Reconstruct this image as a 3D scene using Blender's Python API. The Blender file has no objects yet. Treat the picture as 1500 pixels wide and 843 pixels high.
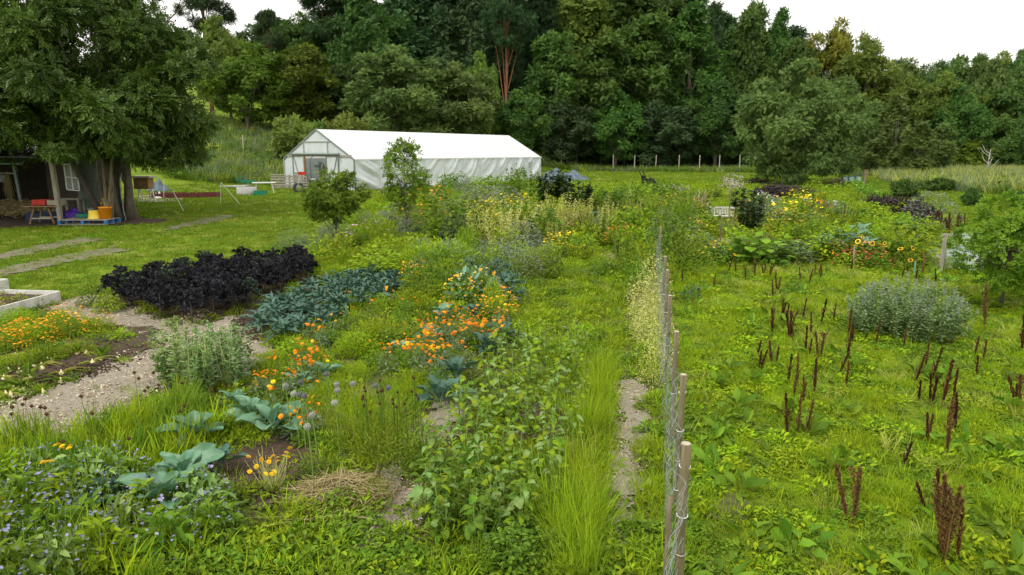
import bpy, math, random
import numpy as np
from math import radians, sin, cos, pi

# ------------------------------------------------------------------ camera, sky, sun, exposure
SC = bpy.context.scene
COL = SC.collection
CAMZ, PITCH, F = 3.4, math.atan(.1995), 1000.0
cam = bpy.data.cameras.new("camera"); camo = bpy.data.objects.new("camera", cam); COL.objects.link(camo)
cam.sensor_width = 36; cam.lens = 24; cam.clip_end = 3000; cam.clip_start = .1
camo.location = (0, 0, CAMZ); camo.rotation_euler = (pi/2-PITCH, 0, 0)
SC.camera = camo
SC.view_settings.view_transform = 'Standard'; SC.view_settings.look = 'None'
SC.view_settings.exposure = 0.6; SC.view_settings.gamma = 1
SUN_EL, SUN_AZ = radians(52), radians(215)      # azimuth clockwise from +Y: behind the camera to the left
world = bpy.data.worlds.new("World"); SC.world = world; world.use_nodes = True
wn = world.node_tree; wn.nodes.clear()
sky = wn.nodes.new('ShaderNodeTexSky'); sky.sky_type = 'NISHITA'; sky.sun_disc = False
sky.sun_elevation = SUN_EL; sky.sun_rotation = SUN_AZ; sky.air_density = 1.5; sky.dust_density = 4
tc = wn.nodes.new('ShaderNodeTexCoord'); mp = wn.nodes.new('ShaderNodeMapping'); mp.inputs['Scale'].default_value = (1, 1, 3)
nz = wn.nodes.new('ShaderNodeTexNoise'); nz.inputs['Scale'].default_value = 2.2; nz.inputs['Detail'].default_value = 5
cr = wn.nodes.new('ShaderNodeValToRGB')
cr.color_ramp.elements[0].position = .3; cr.color_ramp.elements[0].color = (9.0, 8.9, 8.5, 1)
cr.color_ramp.elements[1].position = .7; cr.color_ramp.elements[1].color = (11.2, 10.9, 10.2, 1)
mx = wn.nodes.new('ShaderNodeMixRGB'); mx.inputs[0].default_value = .93
bg = wn.nodes.new('ShaderNodeBackground'); bg.inputs[1].default_value = .1
wo = wn.nodes.new('ShaderNodeOutputWorld'); L_ = wn.links.new
L_(tc.outputs['Generated'], mp.inputs[0]); L_(mp.outputs[0], nz.inputs[0]); L_(nz.outputs[0], cr.inputs[0])
L_(sky.outputs[0], mx.inputs[1]); L_(cr.outputs[0], mx.inputs[2]); L_(mx.outputs[0], bg.inputs[0]); L_(bg.outputs[0], wo.inputs[0])
sun = bpy.data.lights.new("sun", 'SUN'); sun.energy = 1.5; sun.angle = radians(18); sun.color = (1, .96, .88)
suno = bpy.data.objects.new("sun", sun); COL.objects.link(suno)
suno.rotation_euler = (pi/2-SUN_EL, 0, pi-SUN_AZ)
SC.cycles.max_bounces = 7; SC.cycles.transparent_max_bounces = 8
SC.cycles.diffuse_bounces = 4; SC.cycles.glossy_bounces = 2; SC.cycles.transmission_bounces = 4
SC.cycles.use_denoising = True

R = np.random.default_rng(7)
random.seed(7)

# ------------------------------------------------------------------ terrain and pixel helpers
def T(x, y):
    x = np.asarray(x, float); y = np.asarray(y, float)
    t = np.clip((y-8)/37, 0, 1); z = .6*t*t*(3-2*t)
    q = (x+17.5)*-.818+(y-53.4)*.575-2.5
    h = .2*(np.sqrt(q*q+4)+q)/2 - .2*.12
    h = np.where(y > 20, h, 0)*np.clip((y-38)/10, 0, 1)
    z = z+12*np.tanh(np.maximum(h, 0)/12)
    b = np.maximum(y-112, 0); z = z+.13*b*b/(b+20)*np.clip((60-x)/50, .12, 1)*np.exp(-np.maximum(b-150, 0)/200)
    z = z+.03*np.sin(x*.61+y*.23)*np.sin(y*.47-x*.12)
    return z
CP, SP = cos(PITCH), sin(PITCH)
def Gv(px, py, h=0.0):
    px = np.atleast_1d(np.asarray(px, float)); py = np.atleast_1d(np.asarray(py, float))
    a = (px-750)/F; b = -(py-421.5)/F
    dx, dy, dz = a, CP+b*SP, -SP+b*CP
    t = np.full(px.shape, 3.0)
    lo = np.full(px.shape, 2.0); hi = np.full(px.shape, 400.0)
    ts = 2*1.012**np.arange(450)
    P = np.stack([dx, dy, dz], -1)[:, None, :]*ts[None, :, None]
    under = (P[..., 2]+CAMZ) < T(P[..., 0], P[..., 1])+h
    i = np.where(under.any(1), under.argmax(1), 449); i = np.maximum(i, 1)
    lo = ts[i-1]; hi = ts[i]
    for _ in range(14):
        m = (lo+hi)/2; u = (dz*m+CAMZ) < T(dx*m, dy*m)+h
        hi = np.where(u, m, hi); lo = np.where(u, lo, m)
    return dx*hi, dy*hi
def G(px, py, h=0.0):
    x, y = Gv([px], [py], h); return float(x[0]), float(y[0])
def proj(x, y, z):
    d = y*CP-(z-CAMZ)*SP; u = y*SP+(z-CAMZ)*CP
    return 750+F*x/d, 421.5-F*u/d
def at(px, d):      # lateral position at distance d along y for column px
    return (px-750)/F*(d*CP+(CAMZ-.6)*SP)
def ztop(py, d):    # height reached at row py by a thing standing d away
    return CAMZ+d*math.tan(math.atan((421.5-py)/F)-PITCH)
def inpoly(px, py, poly):
    c = np.zeros(px.shape, bool); n = len(poly)
    for i in range(n):
        x1, y1 = poly[i]; x2, y2 = poly[(i+1) % n]
        if y1 == y2: continue
        c ^= ((y1 > py) != (y2 > py)) & (px < (x2-x1)*(py-y1)/(y2-y1)+x1)
    return c
def wpoly(poly):
    xs, ys = Gv([p[0] for p in poly], [p[1] for p in poly]); return list(zip(xs, ys))

# ------------------------------------------------------------------ materials
def nodes(name):
    m = bpy.data.materials.new(name); m.use_nodes = True; n = m.node_tree; n.nodes.clear(); return m, n
def _n(n, t, **k):
    o = n.nodes.new(t)
    for a, v in k.items():
        if a[0] == 'i' and a[1:].isdigit(): o.inputs[int(a[1:])].default_value = v
        else: setattr(o, a, v)
    return o
def c4(c): return (*c, 1) if len(c) == 3 else c
MATS = {}
def foliage(name, ca, cb, trans=.3, rough=.55, spec=.25, hv=.12):
    m, n = nodes(name); L = n.links.new
    a = _n(n, 'ShaderNodeAttribute', attribute_name='tint')
    oi = _n(n, 'ShaderNodeObjectInfo')
    mixc = _n(n, 'ShaderNodeMixRGB'); mixc.inputs[1].default_value = c4(ca); mixc.inputs[2].default_value = c4(cb)
    L(a.outputs['Fac'], mixc.inputs[0])
    mr = _n(n, 'ShaderNodeMapRange', i3=1-hv*1.6, i4=1+hv*1.6); L(oi.outputs['Random'], mr.inputs[0])
    hs = _n(n, 'ShaderNodeHueSaturation'); L(mr.outputs[0], hs.inputs['Value']); L(mixc.outputs[0], hs.inputs['Color'])
    mr2 = _n(n, 'ShaderNodeMapRange', i3=.5-hv*.14, i4=.5+hv*.14); L(oi.outputs['Random'], mr2.inputs[0]); L(mr2.outputs[0], hs.inputs['Hue'])
    p = _n(n, 'ShaderNodeBsdfPrincipled'); p.inputs['Roughness'].default_value = rough; p.inputs['Specular IOR Level'].default_value = spec
    t = _n(n, 'ShaderNodeBsdfTranslucent'); mx = _n(n, 'ShaderNodeMixShader', i0=trans)
    L(hs.outputs[0], p.inputs['Base Color']); L(hs.outputs[0], t.inputs[0]); L(p.outputs[0], mx.inputs[1]); L(t.outputs[0], mx.inputs[2])
    o = _n(n, 'ShaderNodeOutputMaterial'); L(mx.outputs[0], o.inputs[0]); MATS[name] = m; return m
def surf(name, ca, cb=None, scale=8, rough=.7, bump=.2, metal=0, detail=6, stretch=(1, 1, 1), spec=.3, trans=0, cc=None, coord='Object', bscale=None, contrast=.5):
    cb = cb or tuple(v*.75 for v in ca)
    m, n = nodes(name); L = n.links.new
    tcn = _n(n, 'ShaderNodeTexCoord'); mp = _n(n, 'ShaderNodeMapping'); mp.inputs['Scale'].default_value = stretch
    if coord == 'World':
        g = _n(n, 'ShaderNodeNewGeometry'); L(g.outputs['Position'], mp.inputs[0])
    else: L(tcn.outputs['Object'], mp.inputs[0])
    nt = _n(n, 'ShaderNodeTexNoise'); nt.inputs['Scale'].default_value = scale; nt.inputs['Detail'].default_value = detail; nt.inputs['Roughness'].default_value = .65
    L(mp.outputs[0], nt.inputs[0])
    r = _n(n, 'ShaderNodeValToRGB'); r.color_ramp.elements[0].color = c4(ca); r.color_ramp.elements[1].color = c4(cb)
    r.color_ramp.elements[0].position = .5-contrast*.35; r.color_ramp.elements[1].position = .5+contrast*.35
    if cc: e = r.color_ramp.elements.new(.5); e.color = c4(cc)
    L(nt.outputs[0], r.inputs[0])
    p = _n(n, 'ShaderNodeBsdfPrincipled'); p.inputs['Roughness'].default_value = rough; p.inputs['Metallic'].default_value = metal
    p.inputs['Specular IOR Level'].default_value = spec
    L(r.outputs[0], p.inputs['Base Color'])
    if bump:
        n2 = _n(n, 'ShaderNodeTexNoise'); n2.inputs['Scale'].default_value = bscale or scale*2.5; n2.inputs['Detail'].default_value = 5; L(mp.outputs[0], n2.inputs[0])
        b = _n(n, 'ShaderNodeBump'); b.inputs['Strength'].default_value = bump; b.inputs['Distance'].default_value = .03
        L(n2.outputs[0], b.inputs['Height']); L(b.outputs[0], p.inputs['Normal'])
    o = _n(n, 'ShaderNodeOutputMaterial')
    if trans:
        t = _n(n, 'ShaderNodeBsdfTranslucent'); L(r.outputs[0], t.inputs[0]); mx = _n(n, 'ShaderNodeMixShader', i0=trans)
        L(p.outputs[0], mx.inputs[1]); L(t.outputs[0], mx.inputs[2]); L(mx.outputs[0], o.inputs[0])
    else: L(p.outputs[0], o.inputs[0])
    MATS[name] = m; return m

def ground_mat():
    m, n = nodes('turf'); L = n.links.new
    g = _n(n, 'ShaderNodeNewGeometry')
    def noise(sc, det=5):
        t = _n(n, 'ShaderNodeTexNoise'); t.inputs['Scale'].default_value = sc; t.inputs['Detail'].default_value = det
        t.inputs['Roughness'].default_value = .6; L(g.outputs['Position'], t.inputs[0]); return t
    n1 = noise(.35, 6); r1 = _n(n, 'ShaderNodeValToRGB'); L(n1.outputs[0], r1.inputs[0])
    e = r1.color_ramp.elements; e[0].position = .32; e[0].color = (.08, .13, .010, 1); e[1].position = .7; e[1].color = (.19, .27, .018, 1)
    n2 = noise(9, 8); r2 = _n(n, 'ShaderNodeValToRGB'); L(n2.outputs[0], r2.inputs[0])
    r2.color_ramp.elements[0].position = .35; r2.color_ramp.elements[0].color = (.55, .55, .55, 1)
    r2.color_ramp.elements[1].position = .65; r2.color_ramp.elements[1].color = (1.25, 1.25, 1.1, 1)
    mu = _n(n, 'ShaderNodeMixRGB', blend_type='MULTIPLY', i0=1.0); L(r1.outputs[0], mu.inputs[1]); L(r2.outputs[0], mu.inputs[2])
    n3 = noise(60, 4)
    b = _n(n, 'ShaderNodeBump'); b.inputs['Strength'].default_value = .6; b.inputs['Distance'].default_value = .04; L(n3.outputs[0], b.inputs['Height'])
    p = _n(n, 'ShaderNodeBsdfPrincipled'); p.inputs['Roughness'].default_value = .95; p.inputs['Specular IOR Level'].default_value = .1
    L(mu.outputs[0], p.inputs['Base Color']); L(b.outputs[0], p.inputs['Normal'])
    o = _n(n, 'ShaderNodeOutputMaterial'); L(p.outputs[0], o.inputs[0]); MATS['turf'] = m; return m
ground_mat()
# foliage colours
foliage('meadow', (.165, .275, .007), (.40, .52, .022), .35, .7, .1)
foliage('meadow_pale', (.34, .38, .05), (.58, .58, .16), .35, .7, .1)
foliage('lawn', (.12, .195, .010), (.29, .38, .028), .3, .7, .1)
foliage('weed', (.07, .15, .010), (.22, .35, .025), .35, .6, .15)
foliage('lime', (.16, .27, .008), (.39, .50, .022), .4, .6, .15)
foliage('lime_dark', (.09, .15, .008), (.25, .32, .02), .35)
foliage('leafy', (.055, .115, .010), (.19, .29, .025), .3, .6, .15)
foliage('deep', (.018, .05, .012), (.06, .12, .022), .25)
foliage('grey_green', (.10, .16, .07), (.24, .31, .17), .25)
foliage('blue_green', (.035, .10, .065), (.11, .21, .14), .2, .45, .4)
foliage('brassica', (.08, .20, .10), (.22, .38, .24), .2, .45, .4)
foliage('lavender', (.16, .19, .15), (.29, .30, .31), .2)
foliage('blue_bloom', (.17, .17, .34), (.34, .33, .50), .25)
foliage('kale', (.010, .010, .013), (.040, .040, .048), .05, .75, .15, .3)
foliage('kale_green', (.012, .028, .016), (.04, .065, .03), .1, .5, .4, .3)
foliage('orange', (.85, .26, .008), (.98, .48, .015), .3)
foliage('yellow', (.80, .50, .01), (.95, .72, .03), .3)
foliage('red_bloom', (.35, .06, .02), (.65, .20, .05), .2)
foliage('pale_bloom', (.34, .36, .30), (.52, .53, .48), .2)
foliage('pink', (.55, .25, .40), (.75, .45, .6), .3)
foliage('white_bloom', (.6, .62, .55), (.8, .8, .76), .3)
foliage('bean', (.12, .22, .045), (.30, .43, .13), .3)
foliage('catmint', (.11, .19, .055), (.27, .37, .15), .25)
foliage('dock', (.04, .018, .009), (.19, .085, .035), .1, .6, .2, .3)
foliage('straw', (.26, .20, .09), (.52, .43, .22), .25)
foliage('pale_yellow', (.40, .42, .10), (.68, .66, .26), .35)
foliage('tree_near', (.03,.066,.009), (.14,.225,.034), .32, .42, .35, .05)
foliage('tree_dark', (.024,.06,.011), (.095,.175,.030), .3, .55, .3)
foliage('tree_mid', (.032,.088,.014), (.125,.23,.036), .3, .55, .3)
foliage('tree_olive', (.05,.10,.010), (.18,.265,.024), .3, .55, .25)
foliage('tree_grey', (.065,.12,.028), (.19,.28,.065), .3, .55, .25)
foliage('tree_blue', (.026,.066,.022), (.09,.165,.055), .25, .55, .3)
foliage('tree_light', (0.08, 0.14, 0.02), (0.23, 0.31, 0.05), .35, .55, .25)
foliage('tree_gold', (0.12, 0.14, 0.01), (0.3, 0.29, 0.03), .35)
foliage('birch', (.08, .15, .035), (.24, .35, .085), .35, .5, .25)
foliage('conifer', (.018,.046,.016), (.06,.112,.036), .1, .6, .25)
surf('bark', (.075, .06, .045), (.16, .14, .11), 14, .9, .8, stretch=(1, 1, .25))
surf('bark_red', (.12, .05, .025), (.25, .12, .06), 10, .9, .6, stretch=(1, 1, .3))
surf('bark_pale', (.28, .27, .23), (.5, .48, .42), 10, .8, .3)
surf('wood_grey', (.24, .22, .18), (.42, .38, .31), 9, .85, .5, stretch=(1, 1, .2))
surf('wood_post', (.10, .078, .04), (.25, .21, .13), 16, .8, .5, stretch=(1, 1, .12))
surf('wood_cut', (.34, .30, .22), (.50, .46, .36), 30, .8, .3)
surf('wood_brown', (.16, .09, .04), (.32, .2, .1), 12, .75, .4, stretch=(.3, 1, 1))
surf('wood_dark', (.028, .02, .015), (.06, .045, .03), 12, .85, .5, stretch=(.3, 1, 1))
surf('hedge_dark', (.03, .022, .024), (.075, .055, .055), 12, .9, .2)
surf('wood_white', (.42, .41, .37), (.68, .67, .62), 8, .8, .3, stretch=(.3, 1, 1))
surf('stem_green', (.10, .18, .03), (.2, .3, .06), 20, .7, 0)
surf('stem_pale', (.35, .38, .12), (.5, .5, .2), 20, .7, 0)
surf('soil', (.035, .022, .013), (.10, .068, .045), 14, .95, 1.0, coord='World', contrast=.6)
surf('soil_weedy', (.045, .042, .016), (.11, .12, .03), 7, .95, .9, coord='World')
surf('chips', (.17, .145, .105), (.52, .47, .38), 38, .9, 1.0, coord='World', contrast=.9, cc=(.34, .295, .225))
foliage('chip', (.25, .19, .13), (.62, .54, .43), 0, .9, .1)
surf('gravel', (.085, .08, .045), (.25, .225, .15), 5, .95, .8, coord='World', contrast=.9)
surf('film', (.64, .69, .71), (.80, .84, .86), 1.1, .35, .15, spec=.5, trans=.25)  # walls greyer than the roof film: their weaker light is put into the colour
surf('film_roof', (.80, .82, .82), (.90, .91, .91), .7, .4, .05, spec=.4, trans=.3)  # same film made whiter, the roof's stronger sky light painted in
surf('film_end', (.62, .68, .70), (.78, .82, .84), 1.5, .35, .1, spec=.5, trans=.3)  # gable film greyed likewise, its dimmer light put into the colour
surf('steel', (.34, .36, .35), (.5, .52, .5), 12, .45, .05, metal=.6)
surf('steel_grey', (.16, .21, .20), (.25, .29, .27), 12, .5, .05, metal=.2)
surf('wire', (.16, .18, .16), (.30, .32, .30), 12, .5, 0, metal=.4)
surf('wire_green', (.10, .26, .17), (.2, .38, .27), 12, .5, 0)
surf('tarp_blue', (.025, .045, .07), (.10, .15, .19), 3, .45, .5, spec=.5)
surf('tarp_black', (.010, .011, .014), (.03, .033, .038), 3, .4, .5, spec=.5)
surf('sheet_grey', (.15, .19, .24), (.32, .37, .42), 1.6, .5, .5, coord='World')
surf('plastic_white', (.7, .71, .7), (.8, .8, .78), 6, .4, .05)
surf('plastic_green', (.01, .15, .085), (.02, .24, .13), 6, .4, .05)
surf('plastic_red', (.45, .02, .015), (.6, .05, .03), 6, .4, .05)
surf('plastic_orange', (.92, .30, .01), (.98, .38, .02), 6, .4, .03)
surf('plastic_yellow', (.85, .6, .06), (.92, .7, .12), 6, .4, .03)
surf('plastic_dark_blue', (.01, .025, .06), (.02, .05, .10), 6, .5, .05)
surf('plastic_blue', (.02, .12, .35), (.05, .2, .5), 6, .4, .05)
surf('plastic_purple', (.10, .03, .40), (.18, .06, .55), 6, .4, .3)
surf('plastic_black', (.012, .012, .014), (.03, .03, .03), 6, .4, .1)
surf('plastic_grey', (.2, .22, .22), (.34, .36, .36), 6, .5, .1)
surf('rubber', (.03, .035, .04), (.06, .07, .08), 10, .8, .3)
surf('hive_blue', (.35, .55, .62), (.5, .68, .72), 6, .6, .1)
surf('concrete', (.3, .3, .28), (.45, .45, .42), 8, .9, .5)
surf('maroon', (.09, .02, .02), (.17, .05, .045), 8, .8, .4)
surf('board_green', (.16, .20, .14), (.24, .28, .2), 6, .8, .2)
surf('onion', (.62, .52, .25), (.78, .72, .45), 12, .4, .05)
surf('thatch', (.09, .08, .035), (.26, .22, .11), 5, .9, 1.0)
surf('seed_brown', (.05, .02, .01), (.1, .05, .02), 30, .9, .5)
surf('beet', (.10, .012, .03), (.2, .04, .06), 30, .7, 0)

# ------------------------------------------------------------------ mesh buffer
class Buf:
    def __init__(s): s.V = []; s.L = []; s.S = []; s.M = []; s.Tn = []; s.n = 0
    def add(s, V, Fs, mat=0, tint=None):
        V = np.asarray(V, float).reshape(-1, 3); nv = len(V)
        s.V.append(V)
        s.Tn.append(np.full(nv, .5) if tint is None else np.broadcast_to(np.asarray(tint, float), (nv,)))
        if isinstance(Fs, np.ndarray): Fs = [Fs]
        groups = {}
        for f in Fs:
            if isinstance(f, np.ndarray) and f.ndim == 2:
                if len(f): s.L.append((f+s.n).ravel()); s.S.append(np.full(len(f), f.shape[1])); s.M.append(np.full(len(f), mat))
            else:
                s.L.append(np.asarray(f)+s.n); s.S.append(np.array([len(f)])); s.M.append(np.array([mat]))
        s.n += nv
    def mesh(s, name, mats, smooth=False):
        me = bpy.data.meshes.new(name)
        V = np.concatenate(s.V); Lp = np.concatenate(s.L).astype(np.int32); S = np.concatenate(s.S).astype(np.int32)
        me.vertices.add(len(V)); me.vertices.foreach_set('co', V.astype(np.float32).ravel())
        me.loops.add(len(Lp)); me.loops.foreach_set('vertex_index', Lp)
        me.polygons.add(len(S)); me.polygons.foreach_set('loop_start', np.concatenate([[0], np.cumsum(S)[:-1]]).astype(np.int32))
        me.polygons.foreach_set('loop_total', S)
        for m in mats: me.materials.append(MATS[m])
        me.polygons.foreach_set('material_index', np.concatenate(s.M).astype(np.int32))
        me.polygons.foreach_set('use_smooth', np.full(len(S), smooth))
        a = me.attributes.new('tint', 'FLOAT', 'POINT'); a.data.foreach_set('value', np.concatenate(s.Tn).astype(np.float32))
        me.update(calc_edges=True)
        return me
BOXF = np.array([[0, 3, 2, 1], [4, 5, 6, 7], [0, 1, 5, 4], [1, 2, 6, 5], [2, 3, 7, 6], [3, 0, 4, 7]])
def box(b, c, s, mat=0, rz=0, jit=0, tilt=None):
    x, y, z = [v/2 for v in s]
    V = np.array([[-x, -y, -z], [x, -y, -z], [x, y, -z], [-x, y, -z], [-x, -y, z], [x, -y, z], [x, y, z], [-x, y, z]])
    bv = min(s)*.12
    if jit: V = V+R.normal(0, jit, V.shape)
    if tilt: V = V@rotm(*tilt).T
    if rz: V = V@rotm(0, 0, rz).T
    b.add(V+np.array(c), BOXF, mat)
def rotm(rx, ry, rz):
    cx, sx, cy, sy, cz, sz = cos(rx), sin(rx), cos(ry), sin(ry), cos(rz), sin(rz)
    return np.array([[cz, -sz, 0], [sz, cz, 0], [0, 0, 1]])@np.array([[cy, 0, sy], [0, 1, 0], [-sy, 0, cy]])@np.array([[1, 0, 0], [0, cx, -sx], [0, sx, cx]])
def unit(v):
    v = np.asarray(v, float); return v/np.maximum(np.linalg.norm(v, axis=-1, keepdims=True), 1e-9)
def tube(b, pts, rad, n=6, mat=0, cap=True, tint=None):
    pts = np.asarray(pts, float); k = len(pts); rad = np.broadcast_to(np.asarray(rad, float), (k,))
    d = np.gradient(pts, axis=0); d = unit(d)
    ref = np.array([0, 0, 1.]) if abs(d[0][2]) < .9 else np.array([1., 0, 0])
    s = unit(np.cross(d, ref)); u = np.cross(s, d)
    a = np.arange(n)*2*pi/n
    V = pts[:, None]+rad[:, None, None]*(np.cos(a)[None, :, None]*s[:, None]+np.sin(a)[None, :, None]*u[:, None])
    i = np.arange(k-1)[:, None]*n; j = np.arange(n)[None]; j2 = (j+1) % n
    Fq = np.stack([i+j, i+j2, i+n+j2, i+n+j], -1).reshape(-1, 4)
    Fs = [Fq]
    if cap: Fs += [list(range(n))[::-1], [(k-1)*n+q for q in range(n)]]
    b.add(V.reshape(-1, 3), Fs, mat, tint)
def bar(b, p, q, w, mat=0, h=None):     # rectangular bar between points
    p, q = np.array(p, float), np.array(q, float); h = h or w
    d = unit(q-p); ref = np.array([0, 0, 1.]) if abs(d[2]) < .9 else np.array([1., 0, 0])
    s = unit(np.cross(d, ref))*w/2; u = unit(np.cross(np.cross(d, ref), d))*h/2
    V = [p-s-u, p+s-u, p+s+u, p-s+u, q-s-u, q+s-u, q+s+u, q-s+u]
    b.add(V, BOXF, mat)
def lathe(b, prof, n=14, mat=0, c=(0, 0, 0), cap=True):
    a = np.arange(n)*2*pi/n; k = len(prof)
    V = np.array([[r*cos(t)+c[0], r*sin(t)+c[1], z+c[2]] for r, z in prof for t in a])
    i = np.arange(k-1)[:, None]*n; j = np.arange(n)[None]; j2 = (j+1) % n
    Fs = [np.stack([i+j, i+j2, i+n+j2, i+n+j], -1).reshape(-1, 4)]
    if cap: Fs += [list(range(n))[::-1], [(k-1)*n+q for q in range(n)]]
    b.add(V, Fs, mat)
def blob(b, c, r, mat=0, n=10, m=6, jit=.12, tint=None, flat=0):
    th = np.linspace(.001, pi-.001, m+1); a = np.arange(n)*2*pi/n
    V = np.array([[sin(t)*cos(p), sin(t)*sin(p), cos(t)] for t in th for p in a])
    V = V*np.array(r)*(1+R.normal(0, jit, (len(V), 1)))
    if flat: V[:, 2] = np.maximum(V[:, 2], 0)
    i = np.arange(m)[:, None]*n; j = np.arange(n)[None]; j2 = (j+1) % n
    b.add(V+np.array(c), np.stack([i+j, i+n+j, i+n+j2, i+j2], -1).reshape(-1, 4), mat, tint)

# leaf templates: verts (u along, v across, w up), faces
def leafT(us, ws, arch, fold=.12, wave=0, nx=1):
    V = []
    for i, (u, w) in enumerate(zip(us, ws)):
        a = -arch*u*u
        if nx == 1: cols = [-1, 0, 1]
        else: cols = list(np.linspace(-1, 1, 2*nx+1))
        for c in cols:
            V.append([u*(1-.18*arch*u), c*w/2, a+fold*abs(c)*w+wave*abs(c)*w*sin(i*2.6+c*2)])
    k = len(V)//len(us); Fq = []
    for i in range(len(us)-1):
        for j in range(k-1):
            Fq.append([i*k+j, i*k+j+1, (i+1)*k+j+1, (i+1)*k+j])
    return np.array(V), np.array(Fq)
DIA = (np.array([[0, 0, 0], [.5, .5, .06], [1, 0, -.12], [.5, -.5, .06]]), np.array([[0, 1, 2, 3]]))
BLADE = (np.array([[0, -.5, 0], [0, .5, 0], [.5, -.4, .0], [.5, .4, .0], [.85, -.22, -.12], [.85, .22, -.12], [1.02, 0, -.27]]), [np.array([[0, 1, 3, 2], [2, 3, 5, 4]]), np.array([[4, 5, 6]])])
OVAL = leafT([0, .3, .7, 1], [.1, .9, .8, .05], .15)
BROAD = leafT([0, .12, .35, .65, .88, 1], [.06, .35, .95, 1, .55, .06], .25, .10, .12)
def spray(nl, Ls, wd, spread=.9):
    V = []; Fq = []
    for i in range(nl):
        t = i/(nl-1) if nl > 1 else 0; s = 1 if i % 2 else -1
        ang = s*spread*(1-.6*t); p = np.array([t*.75, 0, -.12*t*t])
        d = np.array([cos(ang), sin(ang), .15*((i % 3)-1)]); q = np.array([-sin(ang), cos(ang), .25*((i % 2)-.5)])
        base = len(V)
        for u, v, w in DIA[0]: V.append(p+d*u*Ls+q*v*wd+np.array([0, 0, w*Ls]))
        Fq.append([base, base+1, base+2, base+3])
    return np.array(V), np.array(Fq)
SPR5 = spray(5, .5, .34); SPR7 = spray(7, .42, .13); SPR7W = spray(7, .40, .19)
def scatter(b, tpl, pos, D, U, Ln, W, mat=0, tint=None):
    V, Fs = tpl; N = len(pos)
    if N == 0: return
    if not isinstance(Fs, list): Fs = [Fs]
    D = unit(D); S = unit(np.cross(U, D)); Up = np.cross(D, S)
    Ln = np.broadcast_to(Ln, (N,))[:, None, None]; W = np.broadcast_to(W, (N,))[:, None, None]
    P = pos[:, None]+V[None, :, 0:1]*Ln*D[:, None]+V[None, :, 1:2]*W*S[:, None]+V[None, :, 2:3]*Ln*Up[:, None]
    nv = len(V); off = (np.arange(N)*nv)[:, None, None]
    tn = np.repeat(np.broadcast_to(R.random(N) if tint is None else tint, (N,)), nv)
    b.add(P.reshape(-1, 3), [(f[None]+off).reshape(-1, f.shape[1]) for f in Fs], mat, np.clip(tn, 0, 1))
def rdir(n): return unit(R.normal(size=(n, 3)))

# ------------------------------------------------------------------ objects
def ob(name, me, parent=None, loc=(0, 0, 0), rot=(0, 0, 0), scale=(1, 1, 1), label=None):
    o = bpy.data.objects.new(name, me); COL.objects.link(o); o.location = loc; o.rotation_euler = rot; o.scale = scale
    if parent: o.parent = parent
    if label: o['label'] = label
    return o
def thing(name, label, cat, loc=(0, 0, 0), rz=0, group=None, scale=1):
    o = bpy.data.objects.new(name, None); COL.objects.link(o); o.empty_display_size = .2
    o.location = loc; o.rotation_euler = (0, 0, rz); o.scale = (scale,)*3 if np.isscalar(scale) else scale
    o['label'] = label; o['category'] = cat
    if group: o['group'] = group
    return o
def tagk(o, kind, label=None, cat=None):
    o['kind'] = kind
    if label: o['label'] = label
    if cat: o['category'] = cat
    return o
def on(x, y, dz=0): return (x, y, float(T(x, y))+dz)
def copy_tree(o, parent=None):
    c = o.copy(); COL.objects.link(c)
    if parent: c.parent = parent
    for ch in o.children: copy_tree(ch, c)
    return c
ORD = ['', 'first', 'second', 'third', 'fourth', 'fifth', 'sixth', 'seventh', 'eighth', 'ninth', 'tenth', 'eleventh', 'twelfth']
def ordn(i): return ORD[i] if i < len(ORD) else f"{i}th" if i % 100 in (11, 12, 13) or i % 10 > 3 or i % 10 == 0 else f"{i}{['', 'st', 'nd', 'rd'][i%10]}"
AUTO = []       # (object, look)
def auto(o, look): AUTO.append((o, look)); return o

# ------------------------------------------------------------------ ground
def grid_lines(lo, hi, fine, c=0, near=30):
    out = [c]; x = c
    while x < hi: x += fine if x-c < near else fine*(1+(x-c-near)*.06); out.append(x)
    x = c
    while x > lo: x -= fine if c-x < near else fine*(1+(c-x-near)*.06); out.insert(0, x)
    return np.array(out)
gx = grid_lines(-900, 900, .7, near=30); gy = grid_lines(-300, 1500, .7, c=22, near=30)
X, Y = np.meshgrid(gx, gy); Z = T(X, Y)
b = Buf(); nx_ = len(gx); ny_ = len(gy)
i = np.arange(ny_-1)[:, None]*nx_; j = np.arange(nx_-1)[None]
b.add(np.stack([X, Y, Z], -1).reshape(-1, 3), np.stack([i+j, i+j+1, i+nx_+j+1, i+nx_+j], -1).reshape(-1, 4))
tagk(ob('ground', b.mesh('ground', ['turf'], True)), 'structure', 'green grassy ground of the allotment and the meadow', 'ground')

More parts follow.
